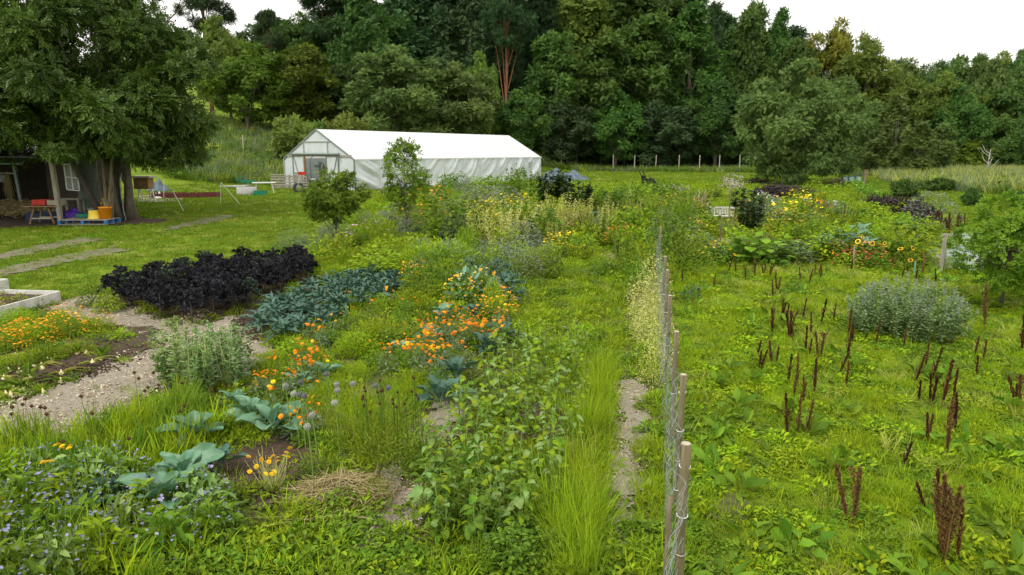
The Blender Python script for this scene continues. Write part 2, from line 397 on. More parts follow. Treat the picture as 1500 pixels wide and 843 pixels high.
def vnoise(x, y, s=1.0, seed=0):
    return (np.sin(x*1.7*s+seed)+np.sin(y*2.3*s+x*.8*s+seed*2)+np.sin(x*4.1*s-y*3.7*s+seed*3)*.6+np.sin(y*6.3*s+x*5.2*s+seed)*.4)/3
def sheet(name, poly, mat, off, cell=.12, edge=.22, rough=.012, kind='structure', label=None, world=False, seed=0):
    wp = poly if world else wpoly(poly); xs = [p[0] for p in wp]; ys = [p[1] for p in wp]
    ax = np.arange(min(xs)-.3, max(xs)+.3, cell); ay = np.arange(min(ys)-.3, max(ys)+.3, cell)
    X, Y = np.meshgrid(ax, ay)
    cx = X[:-1, :-1]+cell/2; cy = Y[:-1, :-1]+cell/2
    ins = inpoly(cx+edge*vnoise(cx, cy, 3, seed), cy+edge*vnoise(cy, cx, 3, seed+5), wp)
    nx = len(ax); r, c = np.nonzero(ins); idx = r*nx+c
    Fq = np.stack([idx, idx+1, idx+nx+1, idx+nx], -1)
    u, inv = np.unique(Fq, return_inverse=True)
    x = X.ravel()[u]; y = Y.ravel()[u]
    z = T(x, y)+off+rough*(1+vnoise(x, y, 9, seed))*.5+R.random(len(x))*rough*.4
    b = Buf(); b.add(np.stack([x, y, z], -1), inv.reshape(-1, 4))
    return tagk(ob(name, b.mesh(name, [mat], True)), kind, label, name.replace('_', ' '))

BED = [(-200, 640), (-60, 470), (100, 432), (180, 430), (340, 398), (430, 385), (455, 345), (560, 290), (790, 268), (900, 270), (1100, 272), (1290, 290), (1390, 335), (1350, 392), (1180, 392), (1060, 390), (985, 398), (985, 480), (960, 600), (960, 700), (940, 860), (-900, 860)]
sheet('garden_bed', BED, 'soil_weedy', .004, .3, .2, .012, label='weedy brown soil of the vegetable garden')
PATH_A = [(-120, 700), (0, 600), (110, 560), (215, 508), (175, 490), (110, 470), (70, 452), (130, 432), (240, 455), (330, 462), (395, 480), (400, 520), (340, 560), (250, 560), (180, 600), (60, 650), (-60, 690)]
sheet('wood_chip_path', PATH_A, 'chips', .022, .1, .12, .014, label='pale wood chip path curving past the black kale bed', seed=1)
sheet('wood_chip_path', [(575, 660), (655, 640), (680, 600), (640, 590), (600, 640), (545, 720), (530, 810), (590, 800), (610, 740)], 'chips', .02, .08, .1, .014, label='thin wood chip path between dry heap and leafy row', seed=2)
sheet('wood_chip_path', [(902, 556), (948, 556), (940, 640), (932, 720), (915, 860), (870, 860), (890, 760), (900, 660)], 'chips', .02, .05, .22, .014, label='narrow wood chip path just inside the wire fence', seed=3)
sheet('wood_chip_patch', [(860, 375), (900, 372), (905, 385), (865, 388)], 'chips', .024, .1, .1, .014, label='small chip patch in the middle of the flower beds', seed=4)
for pl in ([(-60, 600), (0, 570), (120, 545), (235, 510), (225, 480), (150, 480), (40, 500), (-60, 520)], [(345, 440), (455, 400), (470, 415), (480, 440), (420, 500), (370, 505)],
           [(215, 600), (290, 570), (330, 590), (300, 640), (240, 640)], [(300, 690), (400, 640), (480, 650), (470, 720), (380, 750), (300, 740)], [(150, 440), (300, 480), (460, 410), (430, 395), (300, 405)],
           [(1080, 352), (1120, 345), (1130, 358), (1080, 366)], [(760, 600), (820, 590), (830, 640), (760, 650)], [(540, 470), (620, 450), (640, 500), (560, 520)]):
    sheet('bare_soil', pl, 'soil', .014, .1, .15, .04, label='dark bare soil showing between the vegetables', seed=len(pl)+pl[0][0] % 7)
for pl in ([(1025, 575), (1045, 570), (1062, 600), (1050, 612), (1030, 600)], [(1040, 690), (1065, 700), (1085, 760), (1060, 770), (1045, 730)], [(1120, 640), (1150, 648), (1140, 662), (1118, 655)]):
    sheet('worn_soil', pl, 'soil_weedy', .012, .06, .2, .02, label='small worn bare spots in the meadow near the fence', seed=pl[0][0] % 5)
sheet('gravel_track', [(-80, 392), (0, 372), (70, 357), (130, 349), (150, 352), (80, 365), (0, 383), (-80, 402)], 'gravel', .02, .14, .25, .01, label='upper worn gravel wheel track crossing the lawn', seed=6)
sheet('gravel_track', [(-80, 420), (0, 395), (90, 375), (170, 362), (190, 367), (110, 384), (0, 407), (-80, 432)], 'gravel', .02, .14, .25, .01, label='lower worn gravel wheel track crossing the lawn', seed=7)
sheet('gravel_track', [(240, 333), (290, 323), (335, 315), (340, 319), (300, 329), (250, 338)], 'gravel', .02, .14, .35, .01, label='faint far end of the worn track near the big tree', seed=8)
sheet('yard_soil', [(-120, 318), (0, 312), (120, 316), (240, 322), (245, 328), (150, 331), (0, 336), (-120, 345)], 'soil', .018, .2, .3, .02, label='trodden bare earth in front of the dark shed', seed=9)
sheet('yard_soil', [(200, 288), (255, 283), (275, 288), (260, 296), (205, 298)], 'chips', .018, .2, .2, .02, label='brown chip ground beside the maroon bed', seed=10)

# ------------------------------------------------------------------ the white polytunnel
GH = thing('greenhouse', 'long white film-covered greenhouse with pitched roof and open door', 'greenhouse', (-11.1, 48.9, .6), math.atan2(.818, .575))
GL, GW, GE, GR_ = 24.3, 7.85, 2.23, 4.37
def gpart(name, b, mats, smooth=False, label=None): return ob(name, b.mesh(name, mats, smooth), GH, label=label)
for k in range(10):
    x0, x1 = k*GL/10, (k+1)*GL/10; nx, nz_ = 22, 20
    u, v = np.meshgrid(np.linspace(0, 1, nx+1), np.linspace(0, 1, nz_+1))
    sg = -1 if k in (0, 1, 2) else 1
    ph = (v*3.0-sg*u*(2.6+.5*(k % 3))*(.5+.5*v))*3.0+k*1.9
    w = .13*np.sin(ph)*np.sin(pi*u)*(1-.3*v)+.06*np.sin(ph*2.3+1)*np.sin(pi*u)+.012*R.normal(size=u.shape)*(u > 0)*(u < 1)
    bulge = -.10*np.sin(pi*u)*np.sin(pi*np.clip(v*1.1, 0, 1))
    b = Buf(); P = np.stack([x0+u*(x1-x0), -.01+bulge+w*1.1, v*GE], -1).reshape(-1, 3)
    i = np.arange(nz_)[:, None]*(nx+1); j = np.arange(nx)[None]
    b.add(P, np.stack([i+j, i+j+1, i+nx+2+j, i+nx+1+j], -1).reshape(-1, 4))
    gpart('wall_panel', b, ['film'], True)
for sgn in (0, 1):
    b = Buf(); nx, ns = 60, 8; u, v = np.meshgrid(np.linspace(0, 1, nx+1), np.linspace(0, 1, ns+1))
    y = v*GW/2 if sgn == 0 else GW-v*GW/2
    z = GE+v*(GR_-GE)-.035*np.abs(np.sin(u*pi*10))**.5*np.sin(pi*v)
    P = np.stack([-.03+u*(GL+.06), y, z+.015], -1).reshape(-1, 3)
    i = np.arange(ns)[:, None]*(nx+1); j = np.arange(nx)[None]
    b.add(P, np.stack([i+j, i+j+1, i+nx+2+j, i+nx+1+j], -1).reshape(-1, 4)); gpart('roof_sheet', b, ['film_roof'], True)
b = Buf(); n = 10; box(b, (GL/2, GW, GE/2), (GL, .01, GE)); gpart('back_wall_sheet', b, ['film'])
b = Buf(); b.add([[GL, 0, 0], [GL, GW, 0], [GL, GW, GE], [GL, GW/2, GR_], [GL, 0, GE]], [[0, 1, 2, 3, 4]]); gpart('far_gable_sheet', b, ['film_end'])
b = Buf(); bar(b, (-.03, -.05, GE), (GL, -.05, GE), .05, h=.09); gpart('eave_batten', b, ['film_roof'])
b = Buf(); bar(b, (0, -.1, .05), (GL, -.1, .05), .04, h=.14); gpart('base_board', b, ['wood_grey'])
for k in range(0, 11):
    x = min(max(k*GL/10, .03), GL-.03)
    b = Buf(); pts = [(x, .03, 0), (x, .03, GE-.03), (x, GW/2, GR_-.05), (x, GW-.03, GE-.03), (x, GW-.03, 0)]
    for p, q in zip(pts[:-1], pts[1:]): tube(b, [p, q], .03, 6)
    gpart('hoop', b, ['steel'])
    if 0 < k < 10:
        b = Buf(); bar(b, (x, -.045, 0), (x, -.045, GE-.06), .07, h=.05); gpart('wall_strap', b, ['film_roof'])
# gable end sheets with frame (plane x=0, y = w)
def gsheet(pts, name='gable_sheet', x=0.0):
    b = Buf(); b.add([[x, p[0], p[1]] for p in pts], [list(range(len(pts)))]); gpart(name, b, ['film_end'])
def rz_(w): return GE+(GR_-GE)*(1-abs(w-GW/2)/(GW/2))
ZR, ZC = 2.58, 3.5
gsheet([(0, 0), (1.62, 0), (1.62, ZR), ((ZR-GE)/(GR_-GE)*GW/2, ZR), (0, GE)])
gsheet([(6.7, 0), (GW, 0), (GW, GE), (GW-(ZR-GE)/(GR_-GE)*GW/2, ZR), (6.7, ZR)])
gsheet([(.66, ZR), (2.74, ZR), (2.74, rz_(2.74))], )
gsheet([(2.74, ZR), (5.42, ZR), (5.42, ZC), (2.74, ZC)])
gsheet([(5.42, ZR), (7.2, ZR), (5.42, rz_(5.42))])
gsheet([(2.45, ZC), (5.4, ZC), (GW/2, GR_)])
for (a, c) in ((1.62, 2.88), (5.34, 6.7)):
    gsheet([(a, 0), (c, 0), (c, ZR), (a, ZR)], 'door_sheet', -.06)
    b = Buf()
    for w in (a, c): bar(b, (-.08, w, 0), (-.08, w, ZR), .07)
    bar(b, (-.085, a, 1.2), (-.085, c, 1.2), .06); bar(b, (-.085, a, .06), (-.085, c, .06), .06)
    lo, hi = ((a, c) if a < 3 else (c, a))
    bar(b, (-.09, lo+.05*(1 if a < 3 else -1), ZR), (-.09, lo+(.95 if a < 3 else -.95), .1), .045)
    gpart('door_frame', b, ['steel_grey'])
for p, q, w_, m in (((0, GE), (GW/2, GR_), .09, 'steel_grey'), ((GW/2, GR_), (GW, GE), .09, 'steel_grey'), ((0, 0), (0, GE), .08, 'steel_grey'), ((GW, 0), (GW, GE), .08, 'steel'),
                    ((2.45, ZC), (5.4, ZC), .07, 'steel'), ((2.74, ZR), (2.74, ZC), .08, 'steel'), ((5.42, ZR), (5.42, ZC), .08, 'steel'), ((.3, ZR-.1), (7.3, ZR-.1), .12, 'wood_grey')):
    b = Buf(); bar(b, (-.03, p[0], p[1]), (-.03, q[0], q[1]), w_); gpart('gable_frame', b, [m])
b = Buf(); tube(b, [(-.14, 1.44, ZR+.02), (-.14, 6.77, ZR+.02)], .085, 8); bar(b, (-.14, 1.44, ZR+.1), (-.14, 1.44, ZR-.4), .05); gpart('door_rail', b, ['steel_grey'])
b = Buf(); bar(b, (-.12, 5.3, 0), (-.12, 5.3, ZR-.1), .16, h=.09); gpart('door_post', b, ['wood_brown'])
b = Buf(); tube(b, [(GL, 0, GE), (GL+2.2, -1.1, 0)], .012, 4); gpart('guy_rope', b, ['wire'])
# tools and clutter standing in the doorway
def gworld(x, w, z=0):
    a = math.atan2(.818, .575); return (-11.1+x*cos(a)-w*sin(a), 48.9+x*sin(a)+w*cos(a), .6+z)
for k, (x, w, ln, tlt, m, lab) in enumerate(((.5, 5.0, 1.7, .10, 'wood_grey', 'pale long-handled rake inside the greenhouse doorway, beside its brown post'), (.8, 4.4, 1.9, -.08, 'wood_dark', 'dark-handled spade standing in the middle of the greenhouse doorway'),
                                              (.7, 3.9, 1.8, .14, 'bark_pale', 'white-handled hoe leaning in the greenhouse doorway'), (.4, 3.5, 1.5, -.4, 'bark_pale', 'pale broom leaning steeply across the greenhouse doorway'))):
    t = thing('garden_tool', lab, 'tool', gworld(x, w), R.random())
    b = Buf(); tube(b, [(0, 0, .02), (tlt*ln, .05, ln)], .022, 6); ob('handle', b.mesh('handle', [m]), t)
    b = Buf(); box(b, (tlt*ln, .05, ln), (.3, .06, .2)); ob('head', b.mesh('head', ['steel_grey']), t)
t = thing('shelf_rack', 'cluttered brown shelf rack inside the greenhouse doorway', 'shelf', gworld(1.6, 4.6), .95)
for s in (-1, 1):
    for q in (-.25, .25): b = Buf(); bar(b, (s*.7, q, 0), (s*.7, q, 1.9), .06); ob('upright', b.mesh('upright', ['wood_brown']), t)
for z in (.4, .95, 1.5): b = Buf(); box(b, (0, 0, z), (1.4, .5, .04)); ob('shelf', b.mesh('shelf', ['wood_brown']), t)
for k, (x, z, c, s) in enumerate(((-.4, 1.0, 'wood_grey', (.4, .3, .3)), (.1, 1.0, 'straw', (.3, .3, .35)), (.45, 1.55, 'wood_brown', (.35, .3, .25)), (-.3, 1.55, 'plastic_grey', (.4, .3, .2)), (.3, .45, 'bark', (.5, .35, .35)))):
    b = Buf(); box(b, (x, 0, z+s[2]/2-.02), s, jit=.02); x_, y_, z_ = gworld(1.6, 4.6)
    o = ob('storage_box', b.mesh('storage_box', [c]), None, (x_, y_, z_), (0, 0, .95)); o['category'] = 'box'
    o['label'] = ['grey box on the middle shelf of the greenhouse rack', 'straw-coloured sack on the middle greenhouse shelf', 'brown box on the top shelf of the greenhouse rack', 'grey tray on the top shelf of the greenhouse rack', 'dark crate on the bottom shelf of the greenhouse rack'][k]
def wheelbarrow(loc, rz, m, lab, sc=1):
    t = thing('wheelbarrow', lab, 'wheelbarrow', loc, rz, scale=sc)
    b = Buf(); V = [(-.45, -.28, .6), (.4, -.22, .55), (.4, .22, .55), (-.45, .28, .6), (-.3, -.18, .3), (.2, -.14, .28), (.2, .14, .28), (-.3, .18, .3)]
    b.add(V, [[4, 5, 6, 7], [0, 1, 5, 4], [1, 2, 6, 5], [2, 3, 7, 6], [3, 0, 4, 7]]); ob('tray', b.mesh('tray', [m]), t)
    b = Buf(); 
    for s in (-1, 1): tube(b, [(.7, s*.06, .2), (.1, s*.2, .28), (-1.0, s*.3, .62)], .018, 6); tube(b, [(-.25, s*.22, .3), (-.35, s*.25, 0)], .018, 6)
    ob('frame', b.mesh('frame', ['steel_grey']), t)
    b = Buf(); lathe(b, [(.08, -.05), (.19, -.04), (.2, 0), (.19, .04), (.08, .05)], 16); w = ob('wheel', b.mesh('wheel', ['rubber']), t, (.7, 0, .2), (pi/2, 0, 0))
    return t
x, y, z = gworld(.9, 3.3); wheelbarrow((x, y, z), 1.0, 'plastic_red', 'bright red barrow parked inside the greenhouse doorway')
x, y = G(572, 286); wheelbarrow(on(x, y), 2.6, 'plastic_green', 'dark green wheelbarrow beside the long greenhouse wall', .9)

# ------------------------------------------------------------------ trees
def crown(b, n, rx, rz, zc, nl=60, lr=(.18, .32), tpl=SPR5, Ls=.55, shape='round', droop=.2, mat=0, low=.0, inner=.25):
    d = rdir(nl); d[:, 2] = d[:, 2]*1.0
    rr = (.55+.4*R.random(nl)); rr[:int(nl*inner)] *= .5
    lc = d*rr[:, None]*np.array([rx, rx, rz])
    if shape == 'cone':
        h = R.random(nl)**1.3; a = R.random(nl)*2*pi; r = rx*(1-h)**.75*(.45+.5*R.random(nl)); lc = np.stack([r*np.cos(a), r*np.sin(a), (h*2-1)*rz*.93], -1)
    if shape == 'poplar':
        h = R.random(nl); a = R.random(nl)*2*pi; pr = np.sin(pi*np.clip(h*.88+.1, 0, 1))**.6; r = rx*pr*(.25+.7*R.random(nl)); lc = np.stack([r*np.cos(a), r*np.sin(a), (h*2-1)*rz*.92], -1)
    if shape == 'pine':
        h = .15+.85*R.random(nl); a = R.random(nl)*2*pi; r = rx*(.2+.8*R.random(nl))*np.sqrt(np.clip(1.12-h, .1, 1)); lc = np.stack([r*np.cos(a), r*np.sin(a), (h*2-1)*rz], -1)
    lrad = (lr[0]+(lr[1]-lr[0])*R.random(nl))*rx
    wt = lrad**2; li = R.choice(nl, n, p=wt/wt.sum())
    out = unit(lc+1e-3)[li]
    dd = unit(rdir(n)+out*.75+np.array([0, 0, .25]))
    flat = {'pine': .35, 'cone': .5}.get(shape, .8); st = 1.7 if shape == 'poplar' else 1
    P = lc[li]+dd*(lrad[li]*(.45+.6*R.random(n)**.6))[:, None]*np.array([1, 1, flat*st])
    U = unit(dd*.8+np.array([0, 0, .8])+rdir(n)*.5)
    D = unit(dd*.7+rdir(n)*.8+np.array([0, 0, -droop]))
    lt = R.random(nl)*.5
    if shape == 'round' and low: P[:, 2] = np.where(P[:, 2] < -low*rz, -low*rz+(P[:, 2]+low*rz)*.3, P[:, 2])
    scatter(b, tpl, P+np.array([0, 0, zc]), D, U, Ls*(.7+.6*R.random(n)), Ls*(.7+.5*R.random(n)), mat, lt[li]+R.random(n)*.5)
    return lc+np.array([0, 0, zc]), lrad
def trunkmesh(name, h, r, mat, limbs, wig=.15, top=.25):
    b = Buf(); k = 7; zz = np.linspace(0, h, k); p = np.stack([wig*np.sin(zz*.7+R.random()*6), wig*np.cos(zz*.5+R.random()*6), zz], -1); p[:, :2] -= p[0, :2]
    tube(b, p, np.linspace(r, r*top, k)*np.array([1.35]+[1]*(k-1)), 8)
    for q in limbs:
        t = .25+.6*R.random(); s = p[min(int(t*(k-1)), k-1)]; e = np.asarray(q); m = (s+e)/2+np.array([0, 0, .06*h])*R.random()
        tube(b, [s, m, e], [r*.4*(1-t*.4), r*.26, r*.07], 5, cap=False)
    return b.mesh(name, [mat], True)
ARCH = {}
def arch(key, mats, n, rx, rz, zc, h, nl, lr, tpl, Ls, shape, r, bark, nlimb=14, **kw):
    out = []
    for v in range(2):
        b = Buf(); lc, lrd = crown(b, n, rx, rz, zc, nl, lr, tpl, Ls, shape, **kw)
        sel = R.choice(len(lc), min(nlimb, len(lc)), replace=False)
        tm = trunkmesh('trunk', h*.93 if shape in ('cone', 'pine', 'poplar') else zc+rz*.3, r, bark, lc[sel])
        cm = b.mesh('crown', [mats[0]])
        out.append((tm, cm, h, rx))
    ARCH[key] = out
arch('broad', ['tree_mid'], 10000, 6, 7.2, 8.6, 16, 90, (.15, .27), SPR5, .56, 'round', .34, 'bark')
arch('oval', ['tree_mid', 'tree_dark', 'tree_light', 'tree_grey', 'tree_blue'], 9500, 4.2, 9.5, 11, 21, 90, (.20, .34), SPR5, .56, 'poplar', .28, 'bark')
arch('column', ['tree_mid', 'tree_light', 'tree_grey'], 2600, 1.35, 4.4, 5, 9.6, 50, (.3, .45), SPR5, .42, 'poplar', .09, 'bark_pale')
arch('spruce', ['conifer', 'tree_blue'], 7000, 3.6, 10.5, 11.2, 22, 110, (.18, .32), SPR7, .9, 'cone', .26, 'bark', droop=.6)
arch('pine', ['conifer', 'tree_blue'], 4200, 4.4, 5.2, 17, 22.5, 34, (.22, .36), SPR7, .9, 'pine', .30, 'bark_red', droop=0)
arch('shrub', ['tree_mid', 'tree_dark', 'tree_light', 'tree_olive', 'tree_grey'], 2200, 1.7, 1.35, 1.5, 3, 34, (.28, .42), SPR5, .36, 'round', .06, 'bark', nlimb=10)
def tree(name, key, m, px, d, ytop, wpx, label, cat='tree', group=None, v=None):
    x = at(px, d); z0 = float(T(x, d)); h = ztop(ytop, d)-z0
    tm, cm, h0, r0 = ARCH[key][(v if v is not None else random.randrange(2))]
    s = h/h0; w = wpx/F*d/r0; w = min(max(w, s*.6), s*1.7)
    t = thing(name, label, cat, (x, d, z0), R.random()*6.28, group, (w, w, s))
    ob('trunk', tm, t); c = ob('crown', cm, t); c.material_slots[0].link = 'OBJECT'; c.material_slots[0].material = MATS[m]; return t
def FT(s): # table: name|arch|mat|px|d|ytop|halfwidth|label
    for ln in s.strip().splitlines():
        a = ln.split('|'); tree(a[0], a[1], a[2], float(a[3]), float(a[4]), float(a[5]), float(a[6]), a[7].strip(), 'shrub' if 'shrub' in a[0] else 'tree')
FT('''
broadleaf_tree|broad|tree_olive|368|84|66|62|olive-green round tree on the bank just right of the big tree
broadleaf_tree|broad|tree_olive|445|88|68|66|olive-green spreading tree on the bank behind the greenhouse gable
broadleaf_tree|broad|tree_light|345|92|28|40|thin yellow-green tree rising beside the tall pine in the sky gap
broadleaf_tree|broad|tree_dark|505|92|98|50|dark green tree between the olive tree and the broad grey-green one
broadleaf_tree|broad|tree_grey|588|84|68|72|broad grey-green tree behind the front half of the greenhouse roof
broadleaf_tree|broad|tree_grey|672|86|92|62|grey-green tree with pale leaves behind the middle of the greenhouse roof
broadleaf_tree|broad|tree_light|700|90|80|34|pale-leaved slim tree at the shoulder of the grey-green pair
broadleaf_tree|broad|tree_mid|752|92|135|46|low mid-green tree above the far end of the greenhouse
broadleaf_tree|broad|tree_mid|440|118|22|50|upright oak at the left end of the skyline above the olive trees
pine_tree|pine|tree_blue|405|112|18|20|small dark pine sticking out at the left edge of the skyline
pine_tree|pine|conifer|318|108|-42|38|tall pine with bare red trunk beside the big tree's crown
pine_tree|pine|conifer|505|118|-28|50|dark pine above the oak at the skyline
broadleaf_tree|broad|tree_dark|560|112|-15|62|large dark tree behind the broad grey-green tree
oval_tree|oval|tree_blue|620|116|-60|58|very dark tall tree above the middle of the greenhouse
oval_tree|oval|tree_blue|685|114|-60|50|tall blue-green tree left of the red-trunked pine
pine_tree|pine|conifer|744|106|-45|40|pine with a long bare reddish trunk in the middle of the wood
spruce_tree|spruce|conifer|790|112|-40|46|dark spruce right behind the red-trunked pine
oval_tree|oval|tree_mid|812|104|38|42|mid-green tree in front of the dark spruce
oval_tree|oval|tree_mid|880|104|45|46|leafy green tree rising from the middle of the fence line
oval_tree|oval|tree_light|850|116|-30|52|tall pale-topped tree behind the leafy fence line trees
oval_tree|oval|tree_mid|940|108|12|52|tall broad aspen with visible pale stem in the centre
oval_tree|oval|tree_mid|1003|112|12|50|tall aspen just right of the broad central aspen
oval_tree|oval|tree_dark|905|120|-40|60|very tall dark tree behind the central aspens
oval_tree|oval|tree_dark|975|124|-8|50|dark crown showing between the two central aspens
broadleaf_tree|broad|tree_blue|830|100|150|44|low dark bush-like tree just beyond the greenhouse end
broadleaf_tree|broad|tree_blue|965|101|150|52|blue-green low tree under the central aspens
broadleaf_tree|broad|tree_mid|900|100|140|44|low green tree between the two blue-green low trees
broadleaf_tree|broad|tree_dark|1045|103|122|50|dark round tree left of the big round tree
spruce_tree|spruce|tree_blue|1035|122|-2|26|narrow spire at the skyline above the dark round tree
column_tree|oval|tree_mid|1093|120|-8|30|tallest narrow poplar on the skyline
column_tree|oval|tree_mid|1128|122|20|28|narrow poplar right of the tallest one
column_tree|oval|tree_dark|1065|124|30|32|dark narrow tree filling between the spire and tallest poplar
broadleaf_tree|broad|tree_mid|1165|116|60|46|green tree behind the top of the big round tree
broadleaf_tree|broad|tree_gold|1212|112|30|38|golden-leaved tree standing out on the skyline
broadleaf_tree|broad|tree_light|1255|108|66|58|light green billowing tree right of the golden tree
broadleaf_tree|broad|tree_grey|1310|110|88|50|soft grey-green tree on the falling skyline
broadleaf_tree|broad|tree_light|1362|104|110|46|light green tree above the thin young birches
broadleaf_tree|broad|tree_grey|1262|92|150|44|soft green tree directly behind the big round tree's right edge
column_tree|column|birch|1304|78|142|20|slim upright young poplar right of the big round tree
column_tree|column|birch|1342|74|178|22|pale wide-set young birch beside the slim poplar
column_tree|column|birch|1272|80|206|20|short young tree between the beehives and the slim poplar
column_tree|column|birch|1372|80|182|16|small pale young birch at the start of the tall grass
broadleaf_tree|broad|tree_mid|1402|100|128|38|mid-green tree behind the pale bare tree
broadleaf_tree|broad|tree_grey|1437|118|90|34|tall greyish tree at the edge of the far wood
broadleaf_tree|broad|tree_mid|1415|150|86|40|far green crown behind the greyish tree
broadleaf_tree|broad|tree_mid|1478|150|76|40|far crown at the right end of the skyline
broadleaf_tree|broad|tree_dark|1375|160|92|40|far dark crown where the skyline dips
broadleaf_tree|broad|tree_dark|1345|150|98|34|small far crown at the lowest point of the skyline
broadleaf_tree|broad|tree_dark|1520|150|72|44|far dark crown cut by the right border of the view
broadleaf_tree|broad|tree_mid|1512|92|132|28|round green tree at the right border above the tall grass
spruce_tree|spruce|conifer|1385|170|84|8|tiny dark spire far off on the low skyline
shrub|shrub|tree_light|440|66|172|34|bright green shrub on the bank left behind the greenhouse peak
shrub|shrub|tree_light|510|72|168|34|bright feathery shrub showing over the front of the greenhouse ridge
shrub|shrub|tree_mid|468|70|180|30|green shrub between the two bright shrubs behind the greenhouse
shrub|shrub|tree_mid|1327|42|262|19|round dark bush in the grass below the slim poplar
shrub|shrub|tree_mid|1423|37|277|13|small dark bush in the meadow below the bare tree
shrub|shrub|tree_mid|1500|36|282|18|dark bush at the right border of the meadow
shrub|shrub|tree_mid|1462|100|205|40|wide shrub thicket behind the tall grass
shrub|shrub|tree_mid|1500|104|195|40|shrub thicket near the right border behind the tall grass
shrub|shrub|tree_olive|1410|100|205|36|olive shrub thicket behind the bare pale tree
shrub|shrub|tree_mid|1375|48|262|24|low dark shrub in the rough grass right of the round dark bush
''')
# forest mass behind: individual back-row trees
BR = []
for i in range(26):
    px = 395+i*30+R.uniform(-8, 8); d = R.uniform(132, 158)
    yt = -20 if px < 1020 else 20+(px-1020)*.22
    if px < 500: yt = 30
    BR.append((px, d, yt))
for k, (px, d, yt) in enumerate(BR):
    o = tree('forest_tree', ['broad', 'oval', 'spruce'][k % 3], ['tree_dark', 'tree_blue', 'conifer'][k % 3], px, d, yt, 55, '', 'tree', 'dark trees at the back of the wood'); auto(o, 'tall dark tree at the back of the wood')
for i in range(15):
    px = 700+i*31+R.uniform(-8, 8); d = R.uniform(106, 110)
    o = tree('undergrowth_shrub', 'shrub', ['tree_dark', 'tree_mid', 'tree_dark'][i % 3], px, d, R.uniform(185, 215), 34, '', 'shrub', 'undergrowth shrubs along the foot of the wood'); auto(o, 'dark shrub at the foot of the wood')
for k, (px, d, yt, m) in enumerate(((1290, 135, 92, 'tree_mid'), (1325, 128, 98, 'tree_light'), (1352, 132, 96, 'tree_mid'), (1392, 138, 88, 'tree_grey'), (1428, 132, 84, 'tree_mid'), (1455, 140, 78, 'tree_light'), (1490, 136, 80, 'tree_mid'), (1515, 130, 78, 'tree_grey'), (1470, 112, 120, 'tree_mid'), (1395, 115, 130, 'tree_light'), (1235, 130, 60, 'tree_mid'))):
    auto(tree('forest_tree', 'broad', m, px, d, yt, 44, '', 'tree', 'trees of the far right wood'), 'green tree in the far right wood')
# big round tree right of centre
b = Buf(); lc, _ = crown(b, 19000, 5.4, 4.9, 5.0, 130, (.12, .22), SPR5, .34, 'round')
x = at(1168, 60); t = thing('round_tree', 'big dense round tree reaching to the ground, standing alone before the wood', 'tree', on(x, 60), .4)
ob('crown', b.mesh('crown', ['tree_grey']), t, scale=(1, 1, 1.02)); ob('trunk', trunkmesh('trunk', 5, .3, 'bark', lc[:30]), t)
# the bare pale tree
x = at(1445, 86); t = thing('bare_tree', 'leafless pale dead tree standing in the tall grass', 'tree', on(x, 86))
b = Buf(); tube(b, [(0, 0, 0), (.05, 0, 1.5), (.1, 0, 3)], [.12, .09, .02], 6); ob('trunk', b.mesh('trunk', ['bark_pale'], True), t)
for k in range(7):
    z = .7+k*.3; a = R.uniform(0, 6.28); q = (1.5+R.random())*.6; b = Buf(); tube(b, [(.05, 0, z), (q*.6*cos(a), q*.6*sin(a), z+.5), (q*cos(a), q*sin(a), z+1.2)], [.05, .03, .01], 5); ob('branch', b.mesh('branch', ['bark_pale'], True), t)
# big tree by the shed
TX, TY = -17.6, 30.6; TZ = float(T(TX, TY))
bt = thing('big_tree', 'huge dense dark green tree with several trunks beside the shed', 'tree', (TX, TY, TZ))
for (c, n, rx, rz, zc, nl) in (((-1.1, -.3), 19000, 5.5, 4.9, 7.9, 150), ((-7.0, .5), 8500, 5.2, 5.2, 8.0, 90), ((2.6, -.2), 4200, 2.3, 2.9, 5.2, 44), ((-3.8, -2.6), 4200, 3.4, 1.7, 4.3, 44), ((.6, -2.0), 3600, 2.8, 1.4, 4.2, 40), ((-8.5, -2.0), 2500, 3.0, 1.6, 4.4, 30)):
    b = Buf(); lc, _ = crown(b, n, rx, rz, zc, nl, (.10, .19) if rx > 4 else (.2, .34), SPR7W, .44, 'round', droop=.15, low=.85)
    ob('crown', b.mesh('crown', ['tree_near']), bt, (c[0], c[1], 0))
tops = [(-4.5, 1, 7), (-2.4, -.6, 8), (-.6, .3, 9), (1.2, -.4, 8), (2.2, .5, 7), (-3.5, -1, 6), (2.6, -.3, 7), (.3, 1.4, 9), (-1.2, -1, 8), (.6, -.8, 8)]
for k, e in enumerate(tops):
    a = k*.63; s = np.array([.62*cos(a), .35*sin(a), -.05]); e = np.array(e); q = np.array([s[0]*1.5+e[0]*.10, s[1]*1.4+e[1]*.1, 1.5]); m = np.array([s[0]*1.5+e[0]*.28, s[1]*1.4+e[1]*.28, 3.2])
    b = Buf(); tube(b, [s*[1.15, 1.15, 1], (s+q)/2+R.normal(0, .03, 3), q, m, (m+e)/2, e], [.19, .13, .12, .10, .07, .03], 8); ob('trunk', b.mesh('trunk', ['bark'], True), bt)
for k in range(14):
    e = np.array([R.uniform(-6, 5), R.uniform(-4, 4), R.uniform(4, 10)]); s = np.array(tops[k % 8])*.5
    b = Buf(); tube(b, [s, (s+e)/2+[0, 0, .4], e], [.08, .05, .015], 5); ob('limb', b.mesh('limb', ['bark'], True), bt)

